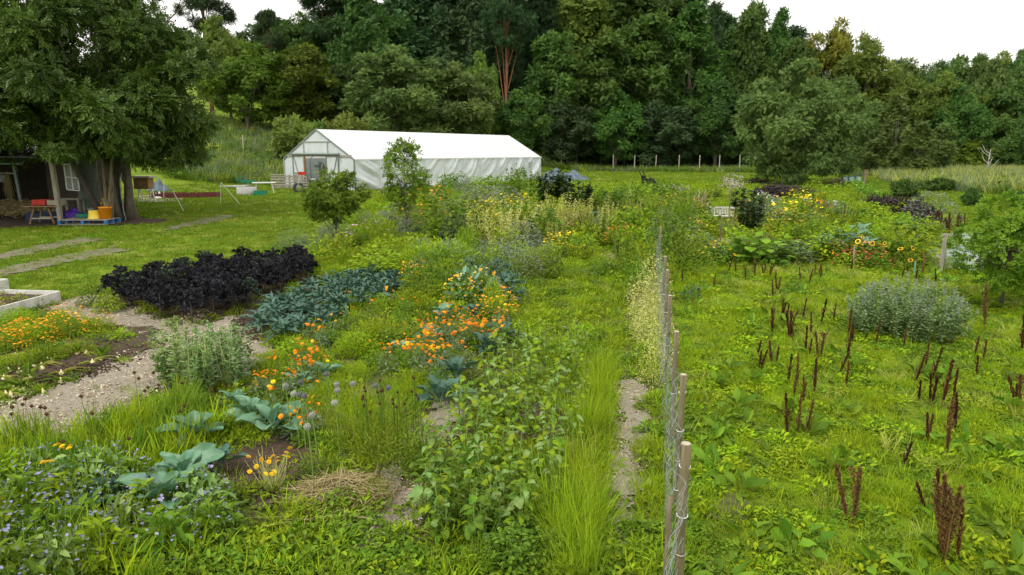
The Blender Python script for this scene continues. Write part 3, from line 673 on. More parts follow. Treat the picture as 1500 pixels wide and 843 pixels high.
# ------------------------------------------------------------------ ground cover drawn by geometry nodes on scattered points
def gtuft(n, r, h, w, lean=.5, mat=0, tpl=BLADE):
    b = Buf(); a = R.random(n)*2*pi; q = r*np.sqrt(R.random(n)); P = np.stack([q*np.cos(a), q*np.sin(a), np.full(n, -.01)], -1)
    D = unit(np.stack([np.cos(a), np.sin(a), np.zeros(n)], -1)*lean*R.random(n)[:, None]+rdir(n)*lean*.6*np.array([1, 1, .1])+np.array([0, 0, 1.]))
    U = unit(rdir(n)+np.array([0, 0, .1])); U = np.cross(np.cross(D, U), D)
    scatter(b, tpl, P, D, U, h*(.45+.6*R.random(n)), w*(.7+.6*R.random(n)), mat); return b
def lclump(n, r, h, L, W, tpl=OVAL, up=.6, mat=0, b=None, c=(0, 0, 0)):
    b = b or Buf(); d = rdir(n); d[:, 2] = np.abs(d[:, 2]); s = R.random(n)**.35
    P = d*s[:, None]*np.array([r, r, h])+np.array(c)
    D = unit(d*np.array([1, 1, .3])+rdir(n)*.6); U = unit(np.array([0, 0, up+.2])+d*.4+rdir(n)*.45)
    scatter(b, tpl, P, D, U, L*(.6+.7*R.random(n)), W*(.6+.7*R.random(n)), mat); return b
def fclump(n, r, h, L, W, mat=0, b=None, c=(0, 0, 0), up=.5):       # feathery: fine upright threads in a dome
    b = b or Buf(); d = rdir(n); d[:, 2] = np.abs(d[:, 2]); s = R.random(n)**.45
    P = d*s[:, None]*np.array([r, r, h*.85])+np.array(c)
    D = unit(d*np.array([1, 1, .6])+rdir(n)*.7+np.array([0, 0, up])); U = rdir(n)
    scatter(b, DIA, P, D, U, L*(.5+R.random(n)), W*(.6+.8*R.random(n)), mat); return b
TPL = bpy.data.collections.new('tuft_templates')
def tcoll(name, meshes):
    c = bpy.data.collections.new(name)
    for k, me in enumerate(meshes): o = bpy.data.objects.new(f'{name}_{"abcdefgh"[k]}', me); c.objects.link(o)
    return c
def instancer(name, coll, P, rot, scl, idx, label, cat):
    me = bpy.data.meshes.new(name); me.vertices.add(len(P)); me.vertices.foreach_set('co', P.astype(np.float32).ravel())
    a = me.attributes.new('irot', 'FLOAT_VECTOR', 'POINT'); a.data.foreach_set('vector', rot.astype(np.float32).ravel())
    a = me.attributes.new('iscl', 'FLOAT_VECTOR', 'POINT'); a.data.foreach_set('vector', scl.astype(np.float32).ravel())
    a = me.attributes.new('iidx', 'INT', 'POINT'); a.data.foreach_set('value', idx.astype(np.int32))
    o = ob(name, me); ng = bpy.data.node_groups.new(name, 'GeometryNodeTree')
    ng.interface.new_socket('Geometry', in_out='INPUT', socket_type='NodeSocketGeometry'); ng.interface.new_socket('Geometry', in_out='OUTPUT', socket_type='NodeSocketGeometry')
    gi = ng.nodes.new('NodeGroupInput'); go = ng.nodes.new('NodeGroupOutput'); ip = ng.nodes.new('GeometryNodeInstanceOnPoints'); ci = ng.nodes.new('GeometryNodeCollectionInfo')
    ci.inputs['Collection'].default_value = coll; ci.inputs['Separate Children'].default_value = True; ci.inputs['Reset Children'].default_value = True
    def na(nm, t): q = ng.nodes.new('GeometryNodeInputNamedAttribute'); q.data_type = t; q.inputs['Name'].default_value = nm; return [s for s in q.outputs if s.enabled and s.name == 'Attribute'][0]
    l = ng.links.new; l(gi.outputs[0], ip.inputs['Points']); l(ci.outputs[0], ip.inputs['Instance']); ip.inputs['Pick Instance'].default_value = True
    l(na('iidx', 'INT'), ip.inputs['Instance Index']); l(na('irot', 'FLOAT_VECTOR'), ip.inputs['Rotation']); l(na('iscl', 'FLOAT_VECTOR'), ip.inputs['Scale']); l(ip.outputs[0], go.inputs[0])
    md = o.modifiers.new('scatter', 'NODES'); md.node_group = ng
    return tagk(o, 'stuff', label, cat)
def zone(poly, dens, d0=9., fall=1.1, excl=(), dmax=130, noise=0.0, ns=.6):
    wp = poly if isinstance(poly, np.ndarray) else wpoly(poly)
    xs = [p[0] for p in wp]; ys = [p[1] for p in wp]; x0, x1, y0, y1 = max(min(xs), -60), min(max(xs), 75), max(min(ys), 3.4), min(max(ys), dmax)
    out = []; edges = np.geomspace(max(y0, 3.4), y1, 14)
    for a, c in zip(edges[:-1], edges[1:]):
        xa, xb = max(x0, -c*.85-3), min(x1, c*.85+3)
        if xb <= xa: continue
        den = dens*min(1, (d0/((a+c)/2)))**fall; n = R.poisson(max((xb-xa)*(c-a)*den, 0))
        out.append(np.stack([R.uniform(xa, xb, n), R.uniform(a, c, n)], -1))
    P = np.concatenate(out); m = inpoly(P[:, 0], P[:, 1], wp)
    for e in excl: m &= ~inpoly(P[:, 0], P[:, 1], e)
    if noise: m &= R.random(len(P)) < (1-noise+2*noise*(vnoise(P[:, 0], P[:, 1], ns)*.5+.5))
    return P[m]
def cover(name, coll, ncoll, P, smin, smax, label, cat, grow=.5, d0=12., zs=1.0, tiltv=.12, idxp=None, patch=None):
    n = len(P); z = T(P[:, 0], P[:, 1]); d = P[:, 1]
    s = R.uniform(smin, smax, n)*np.maximum(1, d/d0)**grow
    rot = np.stack([R.normal(0, tiltv, n), R.normal(0, tiltv, n), R.random(n)*6.28], -1)
    scl = np.stack([s, s, s*R.uniform(.75, 1.25, n)*zs*np.maximum(1, d/d0)**(-grow*.55)], -1)
    idx = R.choice(ncoll, n, p=idxp) if idxp else R.integers(0, ncoll, n)
    if patch is not None:
        for ii, th, sc_, sd in patch: idx = np.where((vnoise(P[:, 0], P[:, 1], sc_, sd)+R.normal(0, .25, n) > th), ii, idx)
    return instancer(name, coll, np.stack([P[:, 0], P[:, 1], z], -1), rot, scl, idx, label, cat)
W_PATHA = wpoly(PATH_A); W_BED = wpoly(BED)
W_PB = wpoly([(575, 660), (655, 640), (680, 600), (640, 590), (600, 640), (545, 720), (530, 810), (590, 800), (610, 740)]); W_PC = wpoly([(905, 556), (945, 556), (936, 640), (928, 720), (908, 860), (878, 860), (893, 760), (902, 660)])
W_SOIL = [wpoly(p) for p in ([(0, 590), (120, 560), (235, 520), (225, 500), (150, 500), (0, 530)], [(345, 440), (455, 400), (480, 440), (370, 505)], [(165, 450), (300, 478), (460, 410), (430, 400), (300, 410)], [(300, 690), (400, 650), (470, 660), (460, 700), (380, 730)])]
cm = tcoll('meadow_tuft', [gtuft(80, .17, .15, .006, 1.1).mesh('tuft', ['meadow']), gtuft(70, .16, .22, .006, 1.0).mesh('tuft', ['meadow']), lclump(110, .18, .06, .035, .026).mesh('clover', ['weed']),
                           gtuft(70, .18, .24, .005, 1.5).mesh('tuft', ['meadow_pale']), lclump(60, .18, .08, .07, .03).mesh('weed', ['meadow']), lclump(16, .2, .1, .2, .07, BROAD).mesh('weed', ['weed'])])
RIGHT = [(1008, 860), (1002, 640), (990, 480), (985, 400), (1060, 392), (1180, 394), (1350, 394), (1390, 340), (1420, 325), (1800, 330), (2600, 860)]
P = zone(RIGHT, 46, 8, .95)
cover('meadow_grass', cm, 6, P, .65, 1.15, 'lush yellow-green meadow grass and clover right of the wire fence', 'grass', .45, 10, idxp=[.30, .12, .35, .03, .17, .03], patch=[(3, .8, .5, 1.), (3, 1.0, 1.3, 2.), (2, .55, .6, 7.), (5, 1.0, .9, 4.)])
cl = tcoll('lawn_tuft', [gtuft(50, .2, .07, .01, 1.2).mesh('tuft', ['lawn']), gtuft(44, .2, .10, .01, 1.2).mesh('tuft', ['lawn']), lclump(40, .2, .04, .045, .03).mesh('clover', ['weed']), gtuft(50, .2, .09, .008, 1.4).mesh('tuft', ['meadow_pale'])])
W_YARD = wpoly([(-120, 318), (0, 312), (120, 316), (240, 322), (245, 328), (150, 331), (0, 336), (-120, 345)])
W_T = [wpoly(p) for p in ([(-80, 392), (0, 372), (70, 357), (130, 349), (150, 352), (80, 365), (0, 383), (-80, 402)], [(-80, 420), (0, 395), (90, 375), (170, 362), (190, 367), (110, 384), (0, 407), (-80, 432)], [(240, 333), (290, 323), (335, 315), (340, 319), (300, 329), (250, 338)])]
P = zone([(-300, 480), (100, 440), (180, 432), (345, 395), (435, 382), (458, 345), (560, 288), (790, 266), (1400, 268), (1500, 262), (1500, 248), (800, 248), (420, 262), (350, 250), (180, 285), (-300, 300)], 22, 16, .9, [W_YARD]+W_T, 100)
cover('lawn_grass', cl, 4, P, .8, 1.3, 'short mown lawn grass between the shed and the beds', 'grass', .6, 16, idxp=[.4, .28, .26, .06], patch=[(3, .85, .35, 3.), (2, .8, .5, 8.)])
P = np.concatenate([zone(np.array(w), 30, 16, .9) for w in W_T])
cover('track_grass', cl, 3, P, .5, 1.0, 'grass creeping over the worn wheel tracks', 'grass', .6, 16)
P = zone([(1000, 270), (1130, 268), (1420, 325), (1800, 330), (1800, 262), (1400, 262), (1100, 262)], 16, 16, .9, [], 90)
cover('lawn_grass', cl, 3, P, .9, 1.5, 'short bright grass between the beds and the tall rough grass', 'grass', .6, 16)
# rough tall grass, far right, bank and foot of the wood
cr_ = tcoll('rough_tuft', [gtuft(60, .5, .9, .03, .5).mesh('tuft', ['grey_green']), gtuft(60, .5, .8, .03, .6).mesh('tuft', ['leafy']), lclump(60, .5, .7, .22, .12).mesh('herb', ['leafy']), gtuft(50, .5, .95, .03, .6).mesh('tuft', ['meadow_pale'])])
P = zone(np.array([(at(1325, 54), 54), (at(1275, 80), 80), (at(1300, 108), 108), (110, 108), (110, 42), (at(1500, 43), 43), (at(1400, 48), 48)]), 4.5, 60, .4, [], 110)
cover('tall_grass', cr_, 4, P, .8, 1.3, 'tall rough grass and reeds before the far trees on the right', 'grass', 0, 60, idxp=[.4, .2, .15, .25])
P = zone(np.array([(at(770, 96), 96), (at(1090, 90), 90), (at(1260, 76), 76), (at(1260, 106), 106), (at(770, 112), 112)]), 2.6, 60, .4, [], 115)
cover('undergrowth', cr_, 4, P, .7, 1.2, 'rough dark herbs along the stake fence at the foot of the wood', 'undergrowth', 0, 60, idxp=[.2, .35, .4, .05])
P = zone(np.array([(at(240, 52), 52), (at(410, 55), 55), (at(425, 60), 60), (at(520, 76), 76), (at(520, 92), 92), (at(250, 95), 95)]), 3.2, 60, .2, [], 100)
P2 = zone(np.array([(at(250, 44), 44), (at(330, 44), 44), (at(345, 52), 52), (at(250, 52), 52)]), 2.5, 60, .2)
cover('bank_herbs', cr_, 4, P, .7, 1.3, 'nettles and rough grass covering the bank left of the greenhouse', 'undergrowth', 0, 60, idxp=[.25, .35, .3, .1])
# weeds in the beds
cw = tcoll('weed_clump', [lclump(120, .18, .11, .038, .026).mesh('weed', ['weed']), lclump(70, .16, .14, .06, .03).mesh('weed', ['lime']), fclump(110, .16, .15, .07, .010).mesh('weed', ['lime']), gtuft(40, .14, .22, .010, .8).mesh('tuft', ['meadow']),
                           lclump(70, .16, .12, .055, .035).mesh('weed', ['leafy']), fclump(90, .15, .12, .06, .012).mesh('weed', ['lime_dark'])])
P = zone(BED, 30, 8, 1.0, [W_PATHA, W_PB, W_PC]+W_SOIL, 60, .35, .9)
cover('bed_weeds', cw, 6, P, .75, 1.35, 'mixed low weeds covering the soil of the beds', 'weeds', .55, 10, idxp=[.24, .14, .2, .16, .13, .13])
for W_, lab in ((W_PATHA, 'sparse weeds creeping over the curved chip path'), (W_PB, 'sparse weeds on the thin chip path'), (W_PC, 'sparse weeds on the chip path by the fence')):
    P = zone(np.array(W_), 9 if W_ is W_PC else 4, 8, 1.0)
    cover('path_weeds', cw, 6, P, .35, .7, lab, 'weeds', .3, 10, idxp=[.4, .1, .1, .2, .1, .1])
P = np.concatenate([zone(np.array(w), 11, 10, .8) for w in W_SOIL]); cover('soil_weeds', cw, 6, P, .4, .8, 'scattered young weeds on bare soil', 'weeds', .3, 10)
bcl = []
for k in range(2):
    b = Buf()
    for q in range(26): a = R.random()*6.28; r_ = .25*math.sqrt(R.random()); sz_ = R.uniform(.008, .03); blob(b, (r_*cos(a), r_*sin(a), sz_*.5+.02), (sz_, sz_*R.uniform(.6, 1), sz_*.7), 0, 5, 3, .25)
    bcl.append(b.mesh('clods', ['soil']))
P = np.concatenate([zone(np.array(w), 16, 10, .5) for w in W_SOIL]); cover('soil_clods', tcoll('clod', bcl), 2, P, .7, 1.3, 'loose lumps of dark soil', 'soil lumps', .2, 10, tiltv=.02)
# bottom-left clover and grass carpet
P = zone([(-400, 860), (-40, 800), (200, 790), (420, 760), (560, 740), (600, 800), (860, 790), (1000, 760), (1020, 870)], 40, 8, .8)
cover('clover_carpet', cw, 6, P, .9, 1.4, 'bright green clover and creeping weeds along the near edge of the garden', 'weeds', .4, 8, idxp=[.62, .10, .02, .16, .08, .02])
# grass path inside the garden
P = zone([(735, 410), (800, 400), (935, 405), (940, 450), (905, 545), (860, 545), (790, 500), (740, 480)], 34, 10, .8)
cover('path_grass', cm, 6, P, .55, .85, 'soft green grass path between the beds and the wire fence', 'grass', .4, 10, idxp=[.6, .2, .1, .06, .03, .01])
P = zone([(940, 405), (968, 405), (985, 560), (1000, 860), (930, 860), (945, 700), (955, 560)], 38, 9, .8)
cover('fence_grass', cw, 6, P, .7, 1.3, 'uncut grass and weeds growing along the foot of the wire fence', 'grass', .4, 10, idxp=[.2, .05, .1, .45, .1, .1])
# fine tall row (flax-like) beside the chip path
cf = tcoll('flax_tuft', [gtuft(70, .16, .55, .005, .9).mesh('tuft', ['weed']), gtuft(60, .16, .62, .005, .7).mesh('tuft', ['meadow_pale']), gtuft(130, .15, .75, .005, .4).mesh('tuft', ['lime']), gtuft(120, .15, .65, .005, .5).mesh('tuft', ['meadow'])])
P = zone([(820, 860), (835, 700), (855, 600), (875, 545), (900, 560), (890, 640), (876, 760), (866, 860)], 30, 9, .6)
cover('flax_row', cf, 4, P, .6, 1.05, 'dense row of tall fine bright green stems along the chip path', 'crop', .1, 10, tiltv=.2, idxp=[.2, .06, .44, .30])
P = zone([(440, 600), (520, 560), (610, 560), (600, 640), (560, 680), (480, 650)], 18, 9, .6)
cover('fine_grass', cf, 4, P, .45, .7, 'fine lime-green grass falling over between the marigolds and path', 'grass', .1, 10, tiltv=.45)
# wood chips lying on the paths
bc = []
for k in range(3):
    b = Buf(); n = 60; a = R.random(n)*6.28; q = .22*np.sqrt(R.random(n)); Pq = np.stack([q*np.cos(a), q*np.sin(a), .012+.02*R.random(n)], -1)
    scatter(b, DIA, Pq, unit(rdir(n)*np.array([1, 1, .2])), unit(rdir(n)*.5+np.array([0, 0, 1])), .05*(.4+R.random(n)), .018*(.5+R.random(n))); bc.append(b.mesh('chips', ['chip']))
cc_ = tcoll('chip_scatter', bc)
P = np.concatenate([zone(np.array(w), 26, 8, .9) for w in (W_PATHA, W_PB, W_PC)])
cover('wood_chips', cc_, 3, P, .8, 1.3, 'loose pale wood chips lying on the garden paths', 'wood chips', .3, 10, tiltv=.03); 

# ------------------------------------------------------------------ wire fence with round posts
FP = [(1005, 650), (1001, 549), (991, 486), (981.5, 433), (978, 396), (974.5, 376), (968, 333)]
fx, fy = Gv([p[0] for p in FP], [p[1] for p in FP], 1.35)
fence = thing('garden_fence', 'rusty wire netting fence on round wooden posts running away between garden and meadow', 'fence', on(fx[0], fy[0]))
f0 = np.array([fx[0], fy[0], float(T(fx[0], fy[0]))])
for k, (x, y) in enumerate(zip(fx, fy)):
    b = Buf(); r = .030 if k else .035; zz = np.linspace(-.1, 1.35, 8); bx = 0 if k == 0 else R.normal(0, .015)
    tube(b, np.stack([bx*(1-zz/1.35)+.004*np.sin(zz*5), .01*np.sin(zz*4), zz], -1), np.full(8, r), 12)
    post = ob('fence_post', b.mesh('fence_post', ['wood_post'], True), fence, (x-f0[0], y-f0[1], float(T(x, y))-f0[2]))
    b = Buf(); lathe(b, [(r*1.01, -.012), (r*.97, .004), (r*.5, .009), (.001, .010)], 12, cap=False); ob('post_top', b.mesh('post_top', ['wood_cut'], True), post, (0, 0, 1.35))
    for z in ((1.18, .80, .5, .2) if k < 2 else (1.1, .6)):
        b = Buf(); a = np.linspace(0, 2*pi, 13); tube(b, np.stack([np.cos(a)*(r+.004)+bx*(1-z/1.35), np.sin(a)*(r+.004), z+.006*np.sin(a+k)], -1), .0035, 5)
        ob('cable_tie', b.mesh('cable_tie', ['plastic_white' if z != .5 else 'steel']), post)
b = Buf(); line = [np.array([.98, 3.5])]+[np.array([x-.05, y]) for x, y in zip(fx, fy)]; seg = [np.linalg.norm(q-p) for p, q in zip(line[:-1], line[1:])]; tot = sum(seg)
cum = np.concatenate([[0], np.cumsum(seg)])
def fpt(s, z, off=0):
    s = min(max(s, 0), tot-1e-3); k = int(np.searchsorted(cum, s, side='right'))-1; t = (s-cum[k])/seg[k]; p = line[k]*(1-t)+line[k+1]*t
    wv = .045*math.sin(s*5.1+z*4)+.03*math.sin(s*13+z*9)*z; p = p+np.array([wv-.03+off, 0])
    return np.array([p[0], p[1], float(T(p[0], p[1]))+z+.03*math.sin(s*2.2)])-f0
cw_ = .085; nC = int(tot/cw_); nR = 15; zr = 1.14/nR
for layer in (0, 1):
    segs = []
    for r_ in range(nR):
        for c_ in range(nC):
            if R.random() < .40+.35*layer: continue
            s = (c_+.5*(r_ % 2))*cw_; z = .05+r_*zr
            segs += [(fpt(s, z), fpt(s, z+zr*.4)), (fpt(s, z+zr*.4), fpt(s+cw_/2, z+zr)), (fpt(s, z+zr*.4), fpt(s-cw_/2, z+zr))]
    if layer: segs = segs[::2]
    A = np.array([q[0] for q in segs]); Bq = np.array([q[1] for q in segs])
    if layer: A[:, 0] += .05; Bq[:, 0] += .05
    d = unit(Bq-A); s1 = unit(np.cross(d, np.array([.3, 1, .2]))); s2 = np.cross(d, s1); w = .001
    V = np.stack([A+s1*w, A-s1*w*.5+s2*w*.87, A-s1*w*.5-s2*w*.87, Bq+s1*w, Bq-s1*w*.5+s2*w*.87, Bq-s1*w*.5-s2*w*.87], 1)
    o = (np.arange(len(A))*6)[:, None, None]; b = Buf(); b.add(V.reshape(-1, 3), (np.array([[0, 1, 4, 3], [1, 2, 5, 4], [2, 0, 3, 5]])[None]+o).reshape(-1, 4))
    tagk(ob('wire_netting', b.mesh('wire_netting', ['wire' if layer == 0 else 'wire_green']), fence), 'stuff')
b = Buf()
for z in (.06, .45, .8, 1.16):
    tube(b, [fpt(s, z+.02*math.sin(s*7), .01) for s in np.linspace(0, tot-.01, 140)], .0028, 4)
tagk(ob('line_wire', b.mesh('line_wire', ['wire']), fence), 'stuff')
x, y = G(990, 727, .95); t = ob('stake', None); bpy.data.objects.remove(t)
b = Buf(); tube(b, [(0, 0, -.05), (.01, 0, .95)], .02, 8); o = ob('short_stake', b.mesh('short_stake', ['wood_post'], True), None, on(x-.05, y)); o['label'] = 'short thin stake behind the closest fence post, tied with white string'; o['category'] = 'stake'

# far stake fence and bank stakes
sf = thing('stake_fence', 'line of pale thin stakes along the foot of the wood', 'fence', on(at(822, 98), 98))
for k, (px, yb) in enumerate(((822, 245), (898, 242), (929, 243), (960, 244), (994, 246), (1024, 247), (1053, 252), (1083, 249), (1110, 252))):
    d = 98-k*.7; x = at(px, d); z0 = float(T(at(822, 98), 98)); b = Buf(); tube(b, [(0, 0, -.1), (R.normal(0, .04), 0, 2.3)], .06, 6)
    ob('stake', b.mesh('stake', ['wood_cut']), sf, (x-at(822, 98), d-98, float(T(x, d))-z0))
for k, (px, d, h) in enumerate(((360, 66, 2.1), (403, 68, 2.2), (447, 70, 2.2))):
    x = at(px, d); b = Buf(); tube(b, [(0, 0, -.1), (.02, 0, h)], .05, 6); o = ob('bank_stake', b.mesh('bank_stake', ['wood_cut']), None, on(x, d)); o['category'] = 'stake'
    o['label'] = ['pale stake on the rough bank, first beside the big tree', 'pale stake on the rough bank halfway to the greenhouse', 'pale stake just left of the greenhouse peak'][k]

# ------------------------------------------------------------------ plants
K = {}
def stems(n, r, h, w, mat, lean=.25):
    b = Buf()
    for k in range(n):
        a = R.random()*6.28; q = r*R.random(); e = np.array([cos(a)*(q+lean*h*R.random()), sin(a)*(q+lean*h*R.random()), h*(.7+.4*R.random())]); s = np.array([q*.3*cos(a), q*.3*sin(a), -.02])
        tube(b, [s, (s+e)/2+R.normal(0, .03, 3), e], [w, w*.8, w*.4], 4)
    return b
def kind(key, name, cat, look, variants, w0, h0): K[key] = (name, cat, look, variants, w0, h0)
def dome_fl(n, r, h, L, W, top=.55, tpl=DIA):
    b = Buf(); d = rdir(n*3); d = d[d[:, 2] > top-.35][:n]; m = len(d); P = d*np.array([r, r, h])*(.94+.12*R.random(m))[:, None]
    scatter(b, tpl, P, unit(rdir(m)*np.array([1, 1, .4])), unit(np.array([0, 0, 1])+rdir(m)*.4), L*(.6+.7*R.random(m)), W*(.6+.7*R.random(m))); return b
def spires(n, r, h, L, W, per, mat):
    b = Buf()
    for k in range(n):
        a = R.random()*6.28; q = r*math.sqrt(R.random()); bx, by = q*cos(a), q*sin(a); hh = h*(.65+.4*R.random()); m = per
        t = R.random(m)**.8; P = np.stack([bx+R.normal(0, .02, m)+t*bx*.3, by+R.normal(0, .02, m)+t*by*.3, .08+t*(hh-.08)], -1)
        D = unit(rdir(m)*np.array([1, 1, .3])+np.array([0, 0, .45])); scatter(b, OVAL if per < 60 else DIA, P, D, unit(rdir(m)*.4+np.array([0, 0, 1])), L*(1.15-t*.6), W*(1.15-t*.6), 0, R.random()*.4+R.random(m)*.6)
    return b
M_ = lambda b, nm, mt: b.mesh(nm, [mt])
def vs(f, n=2): return [f(i) for i in range(n)]
kind('leafy', 'leafy_bush', 'plant', 'bushy mid-green leafy plant', vs(lambda i: [('foliage', M_(lclump(420, .48, .95, .11, .06), 'foliage', ['leafy', 'weed'][i])), ('stems', M_(stems(10, .3, .8, .01, 0), 'stems', 'stem_green'))]), 1, 1)
kind('deep', 'climbing_plant', 'plant', 'dark green climbing plant on a pole', vs(lambda i: [('foliage', M_(spires(7, .3, 1.0, .16, .11, 58, 0), 'foliage', 'deep')), ('stems', M_(stems(4, .2, 1.0, .012, 0, .05), 'stems', 'wood_dark'))]), 1, 1)
kind('feather', 'feathery_plant', 'plant', 'feathery lime-green plant', vs(lambda i: [('foliage', M_(fclump(1300, .48, .9, .10, .018, up=.7), 'foliage', 'lime')), ('stems', M_(stems(12, .3, .8, .006, 0), 'stems', 'stem_green'))]), 1, 1)
kind('featherdark', 'herb_clump', 'plant', 'fine dark green herb clump', vs(lambda i: [('foliage', M_(fclump(900, .48, .9, .09, .014), 'foliage', 'lime_dark'))]), 1, 1)
kind('lime', 'lime_bush', 'plant', 'lime-green leafy bush', vs(lambda i: [('foliage', M_(lclump(460, .48, .95, .10, .055), 'foliage', 'lime')), ('stems', M_(stems(10, .3, .8, .01, 0), 'stems', 'stem_green'))]), 1, 1)
kind('pale', 'pale_spire_plant', 'plant', 'pale yellow-green plant with upright spires', vs(lambda i: [('foliage', M_(spires(9, .35, 1.0, .08, .04, 70, 0), 'foliage', ['pale_yellow', 'meadow_pale'][i])), ('stems', M_(stems(9, .3, .8, .008, 0, .1), 'stems', 'stem_pale'))]), 1, 1)
kind('spire', 'spire_plant', 'plant', 'green plant with upright leafy stalks', vs(lambda i: [('foliage', M_(spires(8, .35, 1.0, .12, .06, 50, 0), 'foliage', ['weed', 'leafy'][i])), ('stems', M_(stems(8, .3, .9, .01, 0, .1), 'stems', 'stem_green'))]), 1, 1)
kind('grey', 'grey_mound_plant', 'plant', 'grey-green mound with faded lilac tips', vs(lambda i: [('foliage', M_(lclump(700, .48, .85, .06, .02), 'foliage', 'grey_green')), ('flowers', M_(dome_fl(260, .5, .98, .05, .018), 'flowers', 'lavender'))]), 1, 1)
kind('lav', 'lilac_bush', 'plant', 'dusty lilac-grey flowering bush', vs(lambda i: [('foliage', M_(lclump(450, .45, .8, .06, .025), 'foliage', 'grey_green')), ('flowers', M_(dome_fl(650, .5, 1.0, .07, .025, .35), 'flowers', 'lavender'))]), 1, 1)
for key, mt, lk in (('orangef', 'orange', 'leafy plant dotted with orange flowers'), ('yellowf', 'yellow', 'leafy plant topped with yellow flowers'), ('redf', 'red_bloom', 'leafy plant with rusty red flowers'), ('pinkf', 'pink', 'feathery plant with pink flowers'), ('whitef', 'white_bloom', 'leafy plant with small white flowers')):
    kind(key, 'flowering_plant', 'flowering plant', lk, vs(lambda i: [('foliage', M_((fclump(700, .46, .85, .09, .013) if key == 'pinkf' else lclump(360, .46, .85, .10, .045)), 'foliage', ['weed', 'lime'][i])), ('flowers', M_(dome_fl(26 if key == 'pinkf' else 60, .48, .95, .075, .07, tpl=OVAL), 'flowers', mt))]), 1, 1)
kind('palecloud', 'fence_climber', 'plant', 'pale yellow small-leaved plant', vs(lambda i: [('foliage', M_(lclump(520, .48, .95, .05, .03), 'foliage', ['pale_yellow', 'meadow_pale'][i])), ('stems', M_(stems(10, .3, .8, .006, 0), 'stems', 'stem_pale'))]), 1, 1)
kind('squash', 'squash_plant', 'plant', 'sprawling plant with big round leaves', vs(lambda i: [('foliage', M_(lclump(170, .5, .9, .16, .15, OVAL, 1.2), 'foliage', ['weed', 'leafy'][i])), ('stems', M_(stems(14, .35, .6, .01, 0), 'stems', 'stem_green'))]), 1, 1)
kind('cabbage', 'blue_green_cabbage', 'plant', 'blue-green cabbage-like plant', vs(lambda i: [('foliage', M_(lclump(110, .45, .85, .20, .10, OVAL, .5), 'foliage', ['blue_green', 'brassica'][i]))]), 1, 1)
kind('tall', 'tall_grassy_plant', 'plant', 'tall wispy grassy plant', vs(lambda i: [('foliage', M_(gtuft(150, .35, 1.0, .02, .35), 'foliage', ['meadow', 'weed'][i]))]), 1, 1)
kind('dry', 'dry_plant', 'plant', 'withered straw-brown plant', vs(lambda i: [('foliage', M_(gtuft(130, .35, 1.0, .018, .5), 'foliage', ['straw', 'dock'][i]))]), 1, 1)
PMESH = {}
def plant(key, x, y, w, h, look=None, label=None, group=None, flowers=None):
    if w > 2.1*h and w > 1.1 and key not in ('dry', 'tall'):
        a0 = R.random()*6.28; n = 2 if w < 3*h else 3
        for q in range(n): plant(key, x+.3*w*cos(a0+q*2*pi/n), y+.3*w*sin(a0+q*2*pi/n), w*.62, h*R.uniform(.8, 1.15), look)
        return
    name, cat, lk, var, w0, h0 = K[key]; v = var[random.randrange(len(var))]
    o = thing(name, label or '', cat, on(x, y), R.random()*6.28, group, (w, w, h))
    for pn, me in v:
        c = ob(pn, me, o)
        if pn in ('flowers', 'stems'): c['kind'] = 'stuff'
    if not label: auto(o, look or lk)
    return o
def PL(key, px, py, w, h, look=None):
    x, y = G(px, py)
    if py < 412 and px > 420: w *= 1.2; h *= (.95 if py < 330 else 1.2) if px > 560 else .8
    if key == 'deep': h *= .85
    return plant(key, x, y, w, h, look)
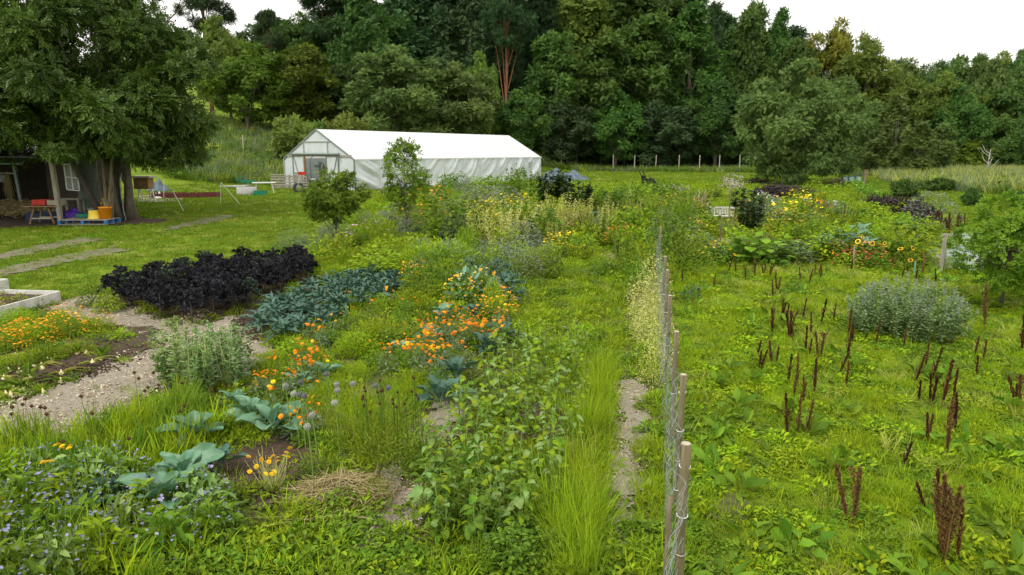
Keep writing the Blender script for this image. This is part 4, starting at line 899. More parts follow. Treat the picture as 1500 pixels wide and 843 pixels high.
for row in '''
grey|452|366|1.6|.75|blue-grey feathery mound beside the lawn;grey|478|352|1.2|.7;feather|530|372|1.8|.8;pinkf|540|356|1.5|1.1;feather|478|398|1.8|.7;feather|520|400|1.6|.7;featherdark|560|385|1.4|.7;lav|588|345|1.8|1;lav|560|330|1.8|.8
orangef|620|335|2|1.5|tall dark bush with orange flowers;leafy|655|352|2.2|1.6|large dark leafy bush;leafy|690|345|1.6|1.3;orangef|632|300|1.8|1.4;leafy|605|305|1.8|1.3;leafy|675|285|1.4|1.6;leafy|650|288|1.2|1.5
lav|705|312|2.2|1.4|big lilac bush;lav|735|318|2|1.5|big lilac bush;leafy|720|295|2|1.6;spire|745|300|1.6|2.1;spire|765|305|1.6|2.2;spire|775|292|1.8|2.2;leafy|785|312|1.6|1.5
deep|806|312|1.8|2.5|tall dark green climbing column;deep|828|312|1.6|2.5|tall dark green climbing column;deep|848|322|2.0|2.1|tall dark green climbing column;cabbage|838|328|1.5|.8;cabbage|858|330|1.4|.7;cabbage|815|322|1.5|.7
yellowf|708|338|1.4|1.2;yellowf|728|340|1.4|1.3;yellowf|748|342|1.5|1.3;yellowf|768|338|1.5|1.3;pale|712|362|1.4|1.4;pale|735|362|1.4|1.3;pale|760|360|1.3|1.2;pale|795|350|1.5|1.4;pale|815|348|1.5|1.4;pale|838|345|1.4|1.3;pale|862|348|1.3|1.2;pale|878|350|1|1.3;spire|780|358|1.5|1.3;leafy|800|362|1.4|1
lav|765|368|1.2|.8;grey|735|395|2|.8;grey|690|398|1.9|.8;grey|775|392|1.6|.8;grey|760|410|1.2|.7;grey|700|412|1.2|.7;yellowf|815|378|1.1|.7|low plant covered in yellow flowers;yellowf|832|376|1.1|.7|low plant covered in yellow flowers;redf|910|365|1.0|.8;redf|926|368|.9|.8
lime|850|368|1.6|.7;lime|880|362|1.6|.7;lime|905|350|1.4|.9;feather|790|388|1.6|.7;feather|830|392|1.6|.6;feather|860|398|1.4|.5;feather|640|400|2|1;feather|655|420|1.6|.9;feather|610|405|1.6|.8;lime|600|385|1.6|.7;leafy|560|365|1.6|.8
feather|630|440|1.2|.6|low bright dill-like mound;feather|600|450|1.0|.5|low bright dill-like mound;feather|560|500|1.2|.6|low bright dill-like mound;feather|520|520|.8|.5|low bright dill-like mound
feather|535|505|.9|.55|low bright dill-like mound;featherdark|585|650|1|.75|dark feathery clump beside the thin path;featherdark|560|690|1|.6|dark feathery clump beside the thin path;featherdark|600|690|.8|.6|dark feathery clump beside the thin path;featherdark|530|660|.9|.6|dark feathery clump beside the thin path
spire|890|318|1.6|1.7;spire|905|322|1.6|1.8;spire|870|320|1.5|1.5;leafy|925|308|1.8|1.5;leafy|950|302|1.9|1.6;leafy|980|298|1.8|1.5;dry|940|322|1.4|1.2;leafy|960|322|1.6|1.2;squash|930|335|1.6|.8;lime|915|345|1.8|1;lime|940|352|1.6|1;tall|965|350|1.4|1.4;tall|990|352|1.3|1.5;spire|980|370|1.2|1.6;leafy|985|390|1.2|1.2;featherdark|1000|398|1.6|.8;grey|970|372|1|1.2
leafy|955|395|1.0|1.1|mid-green bush growing through the far fence;lime|945|410|.8|1.0|lime bush growing through the far fence;leafy|935|420|.7|.7;palecloud|956|440|0.98|1.14|pale yellow leafy climber on the fence;palecloud|949|470|0.98|1.01|pale yellow leafy climber on the fence;palecloud|956|500|0.81|1.01|pale yellow leafy climber on the fence;palecloud|962|530|0.73|0.88|pale yellow leafy climber on the fence;palecloud|944|450|0.98|0.88|pale yellow leafy climber on the fence;palecloud|959|570|0.65|0.70|pale yellow leafy climber on the fence;lime|975|420|.6|1
leafy|1000|330|1.6|1.2;orangef|1010|320|1.2|1.1;yellowf|985|330|1.2|1.2;dry|1020|312|1.2|1.3;lime|1040|300|1.8|1.1;leafy|1065|296|2|1;lime|1090|305|1.8|.9;leafy|1110|306|1.8|.8;whitef|1125|302|1.6|.9;whitef|1145|310|1.6|.9;grey|1155|328|2|1;grey|1130|345|1.8|1;deep|1088|340|1.5|1.7|dark green spiky conifer-like bush;deep|1102|345|1.3|1.2
pale|1080|345|1.1|.9|pale rounded upright bush behind the bare plot;yellowf|1160|335|1.8|1.4;yellowf|1178|340|1.6|1.3;leafy|1170|352|1.8|.9;lime|1040|352|2|.8;lime|1015|350|1.8|.8;cabbage|1035|375|1.5|.6;cabbage|1060|380|1.3|.5;cabbage|1010|372|1.3|.6;leafy|1030|340|1.6|1
squash|1110|380|1.4|.6;squash|1135|378|1.4|.6;squash|1090|383|1.3|.5;squash|1160|385|1.2|.6;lime|1150|360|1.8|.7;lime|1175|360|1.8|.7;lime|1130|362|1.6|.6;feather|1190|350|1.8|.8;feather|1210|360|1.8|.8;lime|1195|382|1.2|.8;orangef|1195|332|1.3|1;redf|1165|378|.8|.5
cabbage|1225|375|1.6|.8;cabbage|1245|370|1.6|.9;cabbage|1215|380|1.2|.7;cabbage|1260|378|1.2|.6;orangef|1270|388|1.1|.6;redf|1262|396|1.2|.5|low rusty red patch plant;redf|1250|392|1|.5|low rusty red patch plant;orangef|1225|385|1|.6;squash|1290|380|1.3|.6;squash|1265|362|1.6|.6;squash|1300|360|1.8|.5;squash|1330|362|1.8|.5;lime|1280|348|2.2|.7;lime|1310|350|2.2|.7;lime|1335|355|1.8|.6;lime|1325|380|1.5|.6;leafy|1310|375|1.4|.5
lime|1300|325|2.4|1.1|big rounded lime-green bush;lime|1325|322|2.2|1|big rounded lime-green bush;lime|1280|320|2|.8;lime|1260|325|2|.8;feather|1235|310|2.4|1.4;feather|1210|308|2.2|1.3;grey|1205|330|1.8|.9;grey|1228|325|1.8|.9;whitef|1200|318|1.6|.9;lime|1210|292|2.2|1.1|pale green bush before the brush hedge;lime|1232|290|2.2|1.0|pale green bush before the brush hedge;leafy|1255|292|2|1.3;leafy|1265|302|1.8|1.2;spire|1275|310|1.6|1.1
lav|1360|335|1.8|1.2|dusty violet bush;grey|1350|345|1.4|.7;featherdark|1375|342|1.2|.8;featherdark|1345|392|1.6|.5;lime|1190|305|1.8|1;leafy|1172|312|1.6|1;dry|1188|325|1.2|1.2;dry|1100|330|1|1;whitef|1110|330|1.2|1.3;tall|1225|345|1.4|1.1
leafy|500|300|1.2|.7;lime|700|275|1.6|1;lime|730|275|1.6|1.1;lime|765|278|1.6|1.1;lime|790|282|1.6|.9;leafy|660|278|1.4|1.3
lime|20|500|.7|.4;feather|60|530|.8|.3|carrot-like green patch behind the onions;feather|20|540|.8|.3|carrot-like green patch behind the onions;feather|110|520|.7|.3|carrot-like green patch behind the onions
lime|160|458|.7|.45|straggly green clump left of the black kale bed;leafy|138|450|.7|.5|dark straggly clump left of the black kale bed;lime|430|432|.5|.35;lime|215|460|.5|.3;leafy|395|452|.5|.25;leafy|255|478|.4|.2;leafy|235|468|.4|.2
dry|500|742|.9|.18|heap of dried yellow stalks beside the thin path;dry|530|735|.7|.15|heap of dried yellow stalks beside the thin path
leafy|1010|445|.4|.5|coarse thistle-like plant just inside the meadow;cabbage|1012|440|.5|.45'''.replace('\n', ';').split(';'):
    if row.strip():
        a = row.split('|'); PL(a[0], float(a[1]), float(a[2]), float(a[3]), float(a[4]), a[5] if len(a) > 5 else None)
# fill the rest of the beds with smaller plants
KEEP = [(1057, 322, 26, 22), (1075, 350, 40, 26), (1112, 352, 34, 24), (880, 372, 26, 22), (850, 396, 25, 10), (812, 394, 28, 14), (1150, 296, 50, 16), (1320, 312, 60, 26), (1370, 330, 40, 30), (1290, 388, 50, 14), (494, 360, 22, 16), (596, 338, 14, 12), (768, 300, 14, 16), (953, 274, 20, 20)]
def fill(poly, n, keys, wr, hr, mind):
    wp = wpoly(poly); xs = [p[0] for p in wp]; ys = [p[1] for p in wp]; got = []
    for _ in range(n*30):
        if len(got) >= n: break
        x, y = R.uniform(min(xs), max(xs)), R.uniform(min(ys), max(ys))
        if not inpoly(np.array([x]), np.array([y]), wp)[0]: continue
        if any((x-p)**2+(y-q)**2 < mind**2 for p, q in got): continue
        qx, qy = proj(x, y, float(T(x, y)))
        if any(abs(qx-kx) < kw and ky-2 < qy < ky+kh for kx, ky, kw, kh in KEEP): continue
        got.append((x, y)); plant(keys[int(R.integers(len(keys)))], x, y, R.uniform(*wr), R.uniform(*hr))
fill([(440, 392), (480, 330), (570, 298), (690, 285), (700, 400), (560, 415), (470, 405)], 60, ['feather', 'lime', 'lime', 'grey', 'featherdark', 'feather', 'lav'], (1.0, 1.7), (.6, 1.2), .8)
fill([(700, 300), (960, 300), (960, 400), (745, 405)], 75, ['feather', 'leafy', 'lime', 'pale', 'spire', 'lime', 'featherdark'], (1.0, 1.7), (.6, 1.3), .8)
fill([(990, 300), (1180, 300), (1345, 330), (1340, 385), (1190, 388), (1000, 392)], 130, ['feather', 'leafy', 'lime', 'grey', 'spire', 'squash', 'featherdark', 'lime', 'yellowf'], (1.0, 1.8), (.6, 1.2), .85)
fill([(560, 560), (720, 480), (740, 420), (700, 425), (560, 440), (400, 520), (380, 560), (440, 600)], 34, ['feather', 'leafy', 'lime', 'featherdark', 'lime'], (.4, .7), (.3, .45), .4)
fill([(250, 620), (420, 560), (480, 590), (420, 640), (300, 660)], 12, ['leafy', 'featherdark', 'lime'], (.3, .5), (.25, .35), .35)
fill([(590, 395), (765, 398), (745, 450), (735, 480), (690, 455), (600, 440)], 34, ['grey', 'feather', 'leafy', 'cabbage', 'lime', 'spire', 'orangef'], (.5, .95), (.5, .95), .5)
fill([(765, 395), (935, 400), (935, 412), (760, 408)], 14, ['lime', 'leafy', 'featherdark', 'feather'], (.5, .9), (.4, .8), .5)
fill([(922, 430), (965, 430), (972, 560), (950, 560), (930, 480)], 12, ['palecloud', 'palecloud', 'leafy'], (.45, .7), (.45, .8), .3)
fill([(650, 760), (690, 700), (820, 700), (830, 830), (680, 850)], 16, ['leafy', 'featherdark', 'spire', 'leafy'], (.35, .55), (.3, .5), .28)
fill([(440, 770), (560, 740), (520, 700), (460, 700)], 6, ['lime', 'leafy', 'featherdark'], (.3, .5), (.2, .3), .3)

# black curly kale, lacinato kale, brassicas: every leaf a part
def ruffle(name, mt, L, W, nu=7, nv=6, amp=.16, freq=3.2, arch=.5, prof=None):
    u, v = np.meshgrid(np.linspace(0, 1, nu), np.linspace(-1, 1, nv+1), indexing='ij')
    prof = prof or (lambda u: np.sin(pi*np.clip(u*.93+.05, 0, 1))**.7)
    w = prof(u); ph = R.random()*6
    z = -arch*u**2*.6+.12*np.abs(v)*w+amp*np.abs(v)**1.5*np.sin(u*freq*2*pi+v*2.5+ph)*w
    x = u*(1-.15*arch*u)+.05*np.abs(v)*np.cos(u*freq*6+ph); y = v*w*.5*W/L+amp*.25*np.abs(v)*np.cos(u*freq*5)*W/L
    P = np.stack([x*L, y*L, z*L], -1).reshape(-1, 3); i = np.arange(nu-1)[:, None]*(nv+1); j = np.arange(nv)[None]
    b = Buf(); b.add(P, np.stack([i+j, i+j+1, i+nv+2+j, i+nv+1+j], -1).reshape(-1, 4), 0, np.clip(.35+R.normal(0, .25, len(P)), 0, 1)); return b.mesh(name, [mt], True)
def stalkm(name, h, r, mt):
    b = Buf(); tube(b, [(0, 0, -.03), (.01, .01, h*.5), (0, 0, h)], [r, r*.9, r*.7], 6); return b.mesh(name, [mt], True)
def rosette(root, leaves, n, z, r0, emax, emin, sc=(.8, 1.2), part='leaf'):
    ga = R.random()*6
    for k in range(n):
        t = k/(n-1); a = ga+k*2.4; e = emax+(emin-emax)*t+R.normal(0, .08); s = R.uniform(*sc)*(.6+.4*min(1, t*1.6))
        ob(part, leaves[k % len(leaves)], root, (r0*cos(a), r0*sin(a), z*(1-.35*t)+R.normal(0, .01)), (R.normal(0, .25), -e, a), (s, s, s))
def frizz(mt, L=.24, W=.20, n=64):
    b = Buf(); u = R.random(n)**.7; v = R.uniform(-1, 1, n); wd = np.sin(pi*np.clip(u*.8+.16, 0, 1))
    P = np.stack([u*L, v*wd*W/2, -.35*u*u*L+.05*np.abs(v)+R.normal(0, .012, n)], -1); D = unit(np.stack([.3+0*u, v*1.2, .5*R.normal(size=n)], -1)+rdir(n)*.5)
    scatter(b, OVAL, P, D, unit(rdir(n)*.8+[0, 0, 1]), .058*(.6+.7*R.random(n)), .05*(.7+.6*R.random(n))); tube(b, [(0, 0, 0), (L*.5, 0, -.02), (L*.9, 0, -.07)], [.006, .005, .002], 4, cap=False); return b.mesh('leaf', [mt])
KL = [frizz('kale') for _ in range(4)]; KG = [frizz('kale_green') for _ in range(2)]
KS = stalkm('stalk', .52, .017, 'bark')
kp = [(150, 449), (200, 462), (256, 476), (293, 478), (349, 460), (391, 446), (436, 422), (462, 412), (466, 398), (440, 396), (345, 404), (240, 416), (170, 436)]; wk = wpoly(kp)
y0 = min(p[1] for p in wk); rowi = 0; yy = y0+.12
while yy < max(p[1] for p in wk):
    xs = np.arange(min(p[0] for p in wk)+.2*(rowi % 2), max(p[0] for p in wk), .47); rowi += 1; c = 0
    for x in xs:
        x += R.normal(0, .08); y = yy+R.normal(0, .09)
        if not inpoly(np.array([x]), np.array([y]), wk)[0]: continue
        c += 1; g = R.random() < .08
        t = thing('curly_kale', f"{'dark green' if g else 'purple-black'} curly kale, {ordn(c)} from the left in the {ordn(rowi)} row from the path", 'kale plant', on(x, y), R.random()*6, 'curly kale plants in the dark bed', R.uniform(.8, 1.15))
        ob('stalk', KS, t); rosette(t, KG if g else KL, 12, .56, .03, 1.15, -.25)
    yy += .50
LL = [ruffle('leaf', 'blue_green', .36, .085, 8, 4, .10, 5, .9, lambda u: np.clip(u*4, .25, 1)*np.clip((1-u)*3, .1, 1)) for _ in range(3)]
LS = stalkm('stalk', .22, .018, 'stem_green')
lp = wpoly([(362, 500), (425, 505), (500, 478), (588, 430), (585, 410), (545, 405), (470, 425), (400, 458)])
yy = min(p[1] for p in lp)+.1; rowi = 0
while yy < max(p[1] for p in lp):
    rowi += 1; c = 0
    for x in np.arange(min(p[0] for p in lp)+.2*(rowi % 2), max(p[0] for p in lp), .40):
        x += R.normal(0, .04); y = yy+R.normal(0, .05)
        if not inpoly(np.array([x]), np.array([y]), lp)[0]: continue
        c += 1; t = thing('tuscan_kale', f'blue-green strap-leaved kale, {ordn(c)} from the left in the {ordn(rowi)} row from the marigolds', 'kale plant', on(x, y), R.random()*6, 'strap-leaved kale plants beside the dark bed', R.uniform(.85, 1.1))
        ob('stalk', LS, t); rosette(t, LL, 12, .24, .015, 1.45, .25)
    yy += .42
BL = [ruffle('leaf', 'brassica', .38, .16, 7, 4, .07, 2, .5, lambda u: .12+np.clip((u-.22)*3, 0, 1)*np.sin(pi*np.clip((u-.15)/.88, 0, 1))**.5) for _ in range(3)]
BB = [ruffle('leaf', 'blue_green', .36, .13, 7, 4, .07, 2, .4, lambda u: .12+np.clip((u-.22)*3, 0, 1)*np.sin(pi*np.clip((u-.15)/.88, 0, 1))**.5) for _ in range(2)]
for px, py, s, bb, lab in ((288, 655, 1.1, 0, 'big blue-green brassica standing behind the two pale ones'), (272, 712, 1.05, 0, 'upright blue-green brassica left of the yellow-flowered stalks'), (240, 748, 1.1, 0, 'pale green brassica closest to the clover edge'), (325, 690, .8, 1, 'narrow blue-green brassica next to the yellow-flowered stalks'),
                           (400, 640, 1.15, 0, 'wide brassica with pale leaves beside the round white flower heads'), (370, 620, .9, 0, 'smaller brassica behind the wide pale one'), (345, 600, .7, 0, 'young brassica under the pale broad bean bush'), (645, 600, 1.25, 1, 'tall blue-green brassica in front of the marigold drift'), (668, 560, 1.0, 1, 'blue-green brassica half hidden by orange marigolds'),
                           (718, 525, 1.15, 1, 'blue-green brassica right of the marigold drift'), (735, 500, .9, 1, 'small brassica at the dark sheet edge'), (652, 470, .9, 0, 'pale brassica at the back of the marigold drift'), (628, 500, .8, 0, 'pale brassica inside the marigold drift'), (695, 470, 1.0, 1, 'blue-green brassica behind the marigold drift'),
                           (180, 735, .8, 1, 'grey-green brassica among the blue borage'), (130, 760, .8, 1, 'small grey-green brassica at the left of the borage'), (590, 520, .7, 0, 'little brassica left of the marigold drift'), (735, 425, 1.0, 1, 'blue-green cabbage at the end of the netted bed'), (715, 432, .9, 1, 'small blue-green cabbage on the dark netting'), (748, 418, .9, 1, 'farthest blue-green cabbage beyond the netting'),
                           (470, 560, .8, 0, 'pale brassica among the left marigolds'), (440, 575, .8, 0, 'low brassica left of the lime grass')):
    x, y = G(px, py); t = thing('brassica_plant', lab, 'brassica', on(x, y), R.random()*6, None, s); ob('stalk', LS, t, scale=(1, 1, .5)); rosette(t, BB if bb else BL, 12, .12, .02, 1.45, .45)

# marigolds (calendula): foliage plus single flowers
def flowerm(mt, r=.036, n=13, name='flower'):
    b = Buf(); a = np.arange(n)*2*pi/n; D = np.stack([np.cos(a), np.sin(a), np.full(n, .22)], -1)
    scatter(b, DIA, np.zeros((n, 3)), D, np.tile([0, 0, 1.], (n, 1)), r, r*.55); scatter(b, DIA, np.zeros((n, 3))+[0, 0, .004], D+[0, 0, .35], np.tile([0, 0, 1.], (n, 1)), r*.7, r*.45)
    b.add([[r*.32*cos(t), r*.32*sin(t), .012] for t in a]+[[0, 0, .018]], [[k, (k+1) % n, n] for k in range(n)], 1); return b.mesh(name, [mt, mt if mt != 'yellow' else 'orange'])
FO, FY = flowerm('orange'), flowerm('yellow')
CF = [M_(lclump(110, .17, .32, .085, .022, tpl=OVAL, up=.3), 'foliage', 'weed'), M_(lclump(110, .17, .34, .085, .025, tpl=OVAL, up=.3), 'foliage', 'grey_green')]
CS = M_(stems(12, .12, .40, .004, 0, .15), 'stems', 'stem_green')
def calendula(px, py, nf, yl=.15, s=1.0, look=None):
    x, y = G(px, py); t = thing('marigold_plant', '', 'marigold', on(x, y), R.random()*6, 'orange marigolds', s); ob('foliage', CF[random.randrange(2)], t); tagk(ob('stems', CS, t), 'stuff')
    m = FY if R.random() < yl else FO
    for k in range(nf):
        a = R.random()*6.28; q = .2*math.sqrt(R.random()); ob('flower', m, t, (q*cos(a), q*sin(a), .38+.1*R.random()), (R.normal(0, .45)-.1, R.normal(0, .45), a), (R.uniform(.55, 1.25),)*3)
    auto(t, look or ('marigold plant with orange blooms' if m is FO else 'marigold plant with yellow blooms'))
for k in range(40):
    t = R.random(); px = 585+t*150+R.normal(0, 12); py = 545-t*55+R.normal(0, 18); calendula(px, py, int(R.integers(4, 8)))
for px, py, yl in ((620, 545, 1), (632, 550, 1), (610, 540, 1)): calendula(px, py, 8, yl)
for k in range(10): calendula(590+R.uniform(0, 140), 478+R.uniform(-8, 22), int(R.integers(3, 6)))
for k in range(22):
    t = R.random(); calendula(375+t*110+R.normal(0, 8), 598-t*50+R.normal(0, 16), int(R.integers(3, 6)), .2, .9)
for px, py in ((455, 505), (470, 515), (480, 500), (520, 480), (500, 490), (440, 530), (545, 470), (515, 455), (460, 540), (550, 540), (570, 450), (600, 465)): calendula(px, py, 3, .1, .9, 'sparse orange-flowered marigold at the kale edge')
for px, py in ((460, 640), (450, 655), (445, 630), (435, 645)): calendula(px, py, 4, .3, .9)

# leafy tall row (tomatillo-like plants), each leaf a part
PLF = [ruffle('leaf', m, .10, .06, 5, 2, .03, 1, .6, lambda u: np.sin(pi*np.clip(u*.9+.08, 0, 1))) for m in ('lime', 'weed', 'bean')]
PST = []
for k in range(2):
    b = Buf(); tube(b, [(0, 0, -.02), (.03, .02, .3), (.0, .05, .62)], [.008, .007, .004], 5)
    for q in range(4): a = q*1.6+k; tube(b, [(.02, .02, .15+.1*q), (.12*cos(a), .12*sin(a), .3+.1*q)], [.005, .003], 4)
    PST.append(b.mesh('stem', ['stem_green'], True))
def leafyrow(px, py, s, n=22, look='lime-green plant with pointed leaves', lv=PLF):
    x, y = G(px, py); t = thing('pointed_leaf_plant', '', 'plant', on(x, y), R.random()*6, 'pointed-leaf plants in the row by the chip path', s); ob('stem', PST[random.randrange(2)], t)
    for k in range(n):
        u = k/(n-1); a = k*2.4; r = .03+.13*(1-u)*R.random(); ob('leaf', lv[k % len(lv)], t, (r*cos(a), r*sin(a), .08+.56*u), (R.normal(0, .3), R.normal(.1, .25)-u*.3, a), (R.uniform(.7, 1.25),)*3)
    auto(t, look)
got = []
while len(got) < 58:
    px, py = R.uniform(600, 860), R.uniform(515, 800)
    if not inpoly(np.array([px]), np.array([py]), [(700, 520), (770, 505), (860, 520), (860, 600), (835, 700), (800, 800), (640, 800), (615, 740), (650, 660), (690, 600)])[0]: continue
    x, y = G(px, py)
    if any((x-p)**2+(y-q)**2 < .30**2 for p, q in got): continue
    got.append((x, y)); leafyrow(px, py, R.uniform(.75, 1.15), 22)
DKL = [ruffle('leaf', m, .12, .09, 5, 2, .05, 1, .6, lambda u: .2+.8*np.sin(pi*np.clip(u*.9+.08, 0, 1))) for m in ('leafy', 'bean', 'weed')]
for px, py in ((630, 740), (650, 770), (690, 760), (640, 700), (720, 790), (670, 725), (700, 810), (760, 800), (730, 750), (650, 800), (620, 770)): leafyrow(px, py, R.uniform(.7, 1.0), 16, 'dark low plant with broad lobed leaves', DKL)
# broad bean bush
for k, (px, py) in enumerate(((262, 568), (285, 580), (310, 578), (335, 570), (275, 545), (300, 552), (325, 545), (345, 552))):
    x, y = G(px, py); t = thing('broad_bean_plant', '', 'bean plant', on(x, y), R.random()*6, 'broad beans beside the chip path')
    b = spires(9, .24, R.uniform(.6, .95), .11, .055, 44, 0); ob('foliage', b.mesh('foliage', ['catmint' if k % 2 else 'bean']), t); b = stems(6, .12, .8, .008, 0, .1); tagk(ob('stems', b.mesh('stems', ['stem_pale']), t), 'stuff'); auto(t, 'pale green broad bean plant')
# orange tagetes mounds at the left
for k, (px, py, w, h, fl, lab) in enumerate(((45, 505, 1.0, .5, 260, 'rounded marigold mound covered in small orange flowers, left border of the view'), (90, 495, .95, .5, 160, 'green marigold mound with few orange flowers, middle of its row'), (148, 487, .62, .42, 90, 'small round marigold mound at the chip path end of its row'),
                                           (5, 515, .8, .42, 220, 'orange marigold mound cut off by the left border'), (20, 478, .9, .45, 20, 'plain green mound behind the orange marigold mounds'), (60, 522, .5, .3, 10, 'small fine-leaved green mound in front of the orange mounds'), (100, 478, .8, .48, 120, 'orange-dotted mound behind the middle marigold mound'), (-40, 500, .9, .5, 100, 'marigold mound just outside the left border'))):
    x, y = G(px, py); t = thing('marigold_mound', lab, 'marigold', on(x, y), 0, None, (w, w, h))
    b = fclump(1500, .5, .95, .07, .018, up=.3); ob('foliage', b.mesh('foliage', ['weed' if k % 2 else 'lime']), t)
    b = dome_fl(fl, .5, 1.0, .055, .05, .2, OVAL); tagk(ob('flowers', b.mesh('flowers', ['orange']), t), 'stuff')
# onions with flopped leaves
def strap(n, L, w, mt, el=(.3, 1.2), arch=.9):
    b = Buf(); V, Fq = leafT([0, .3, .6, .85, 1], [.9, 1, .8, .5, .05], arch, .1); a = R.random(n)*6.28; e = R.uniform(el[0], el[1], n)
    D = np.stack([np.cos(a)*np.cos(e), np.sin(a)*np.cos(e), np.sin(e)], -1); scatter(b, (V, Fq), np.zeros((n, 3))+[0, 0, .03], D, np.tile([0, 0, 1.], (n, 1)), L*(.6+.6*R.random(n)), w); return b.mesh('leaves', [mt])
ON = [strap(9, .34, .016, 'weed'), strap(9, .34, .015, 'meadow_pale', (.05, .9)), strap(8, .36, .018, 'leafy', (.7, 1.4), .3)]
b = Buf(); lathe(b, [(.004, -.02), (.035, .0), (.045, .03), (.035, .06), (.012, .085), (.008, .11)], 10); OB = b.mesh('bulb', ['onion'], True)
for k in range(34):
    while True:
        px, py = R.uniform(-10, 185), R.uniform(515, 600)
        if inpoly(np.array([px]), np.array([py]), [(-40, 530), (60, 520), (160, 505), (190, 520), (110, 555), (60, 585), (-40, 600)])[0]: break
    x, y = G(px, py); t = thing('onion_plant', '', 'onion', on(x, y), R.random()*6, 'onions in the soil bed'); ob('leaves', ON[random.choice([0, 1, 1, 2])], t); ob('bulb', OB, t); auto(t, 'onion with flopped leaves')
# chive / leek rows, bottom left
cv = tcoll('chive_tuft', [gtuft(46, .09, .52, .014, .4).mesh('tuft', ['weed']), gtuft(40, .10, .46, .015, .5).mesh('tuft', ['lime']), gtuft(40, .1, .5, .014, .55).mesh('tuft', ['meadow'])])
P = zone([(-80, 690), (0, 655), (120, 640), (215, 610), (270, 600), (330, 640), (250, 700), (150, 730), (-80, 740)], 22, 9, .5); PCH = P
cover('chive_row', cv, 3, P, .75, 1.1, 'dense upright clump of chive-like leaves along the chip path', 'chives', 0, 10)
P = zone([(60, 860), (80, 800), (180, 790), (260, 800), (270, 860)], 14, 9, .5); cover('grass_clump', cv, 3, P, .6, .9, 'coarse bright grass in front of the borage', 'grass', 0, 10)
P = zone([(400, 860), (390, 800), (470, 780), (500, 860)], 8, 9, .5); cover('grass_clump', cv, 3, P, .4, .7, 'coarse bright grass near the clover carpet edge', 'grass', 0, 10)
b = Buf(); blob(b, (0, 0, 0), (.022, .022, .02), 0, 8, 6, .15); SH = b.mesh('seed_head', ['seed_brown'])
for k in range(26):
    x, y = PCH[R.integers(len(PCH))]; h = R.uniform(.5, .62); t = thing('chive_seed_stalk', '', 'chive', on(x, y), 0, 'dry chive seed heads'); b = Buf(); tube(b, [(0, 0, 0), (R.normal(0, .03), R.normal(0, .03), h)], .004, 4)
    o = ob('stalk', b.mesh('stalk', ['stem_green']), t); v = o.data.vertices[-1].co; ob('seed_head', SH, t, tuple(v)); auto(t, 'chive stalk with dark dry seed head')
# onion family flower balls
b = Buf(); blob(b, (0, 0, 0), (.026, .026, .026), 0, 10, 8, .10); d = rdir(160); scatter(b, DIA, d*.022, d, rdir(160), .016, .011, 0); AH = b.mesh('flower_head', ['pale_bloom']); AH2 = AH.copy(); AH2.materials.clear(); AH2.materials.append(MATS['lavender'])
for k, (px, py, m) in enumerate(((418, 565, 0), (430, 577, 0), (440, 560, 1), (446, 580, 1), (457, 608, 0), (439, 578, 1), (450, 625, 0), (490, 590, 0), (493, 563, 0), (494, 572, 0), (517, 562, 0), (550, 565, 1), (569, 568, 1), (478, 548, 1))):
    x, y = G(px, py, .7); h = .7; z = float(T(x, y)); t = thing('allium', '', 'flower', (x, y, z)); b = Buf(); tube(b, [(.03, 0, 0), (.02, .01, .4), (0, 0, h)], [.008, .007, .005], 5); ob('stem', b.mesh('stem', ['stem_green']), t); ob('flower_head', AH if m == 0 else AH2, t, (0, 0, h)); auto(t, ['round white flower ball', 'round lilac-grey flower ball'][m])
for k in range(24):
    px, py = R.uniform(530, 625), R.uniform(640, 700); x, y = G(px, py); h = R.uniform(.6, .85); t = thing('bare_flower_stalk', '', 'stalk', on(x, y), 0, 'bare dark stalks in the feathery clump'); b = Buf(); tube(b, [(0, 0, 0), (R.normal(0, .03), 0, h)], .006, 4); ob('stalk', b.mesh('stalk', ['leafy']), t); ob('bud', SH, t, tuple(t.children[0].data.vertices[-1].co), scale=(.7, .7, 1)); auto(t, 'thin dark green bare stalk')
# borage, bottom left
BO = [[M_(lclump(150, .24, .42, .11, .045, up=.4), 'foliage', ['bean', 'lime', 'weed'][i]), M_(stems(9, .18, .42, .006, 0), 'stems', 'stem_green'), M_(dome_fl(48, .25, .5, .032, .026, .4, OVAL), 'flowers', 'blue_bloom')] for i in range(3)]
for px, py in ((20, 700), (60, 690), (-20, 740), (45, 740), (100, 735), (150, 720), (10, 790), (70, 780), (130, 770), (185, 770), (30, 840), (90, 830), (200, 700), (215, 740), (250, 790), (-30, 820), (150, 810), (300, 735), (315, 765), (120, 700), (165, 690), (-10, 770)):
    x, y = G(px, py+20); t = thing('borage_plant', '', 'borage', on(x, y), R.random()*6, 'blue-flowered borage', R.uniform(.85, 1.1)); v = BO[random.randrange(3)]; ob('foliage', v[0], t); tagk(ob('stems', v[1], t), 'stuff'); tagk(ob('flowers', v[2], t), 'stuff'); auto(t, 'borage plant with pale blue flowers')
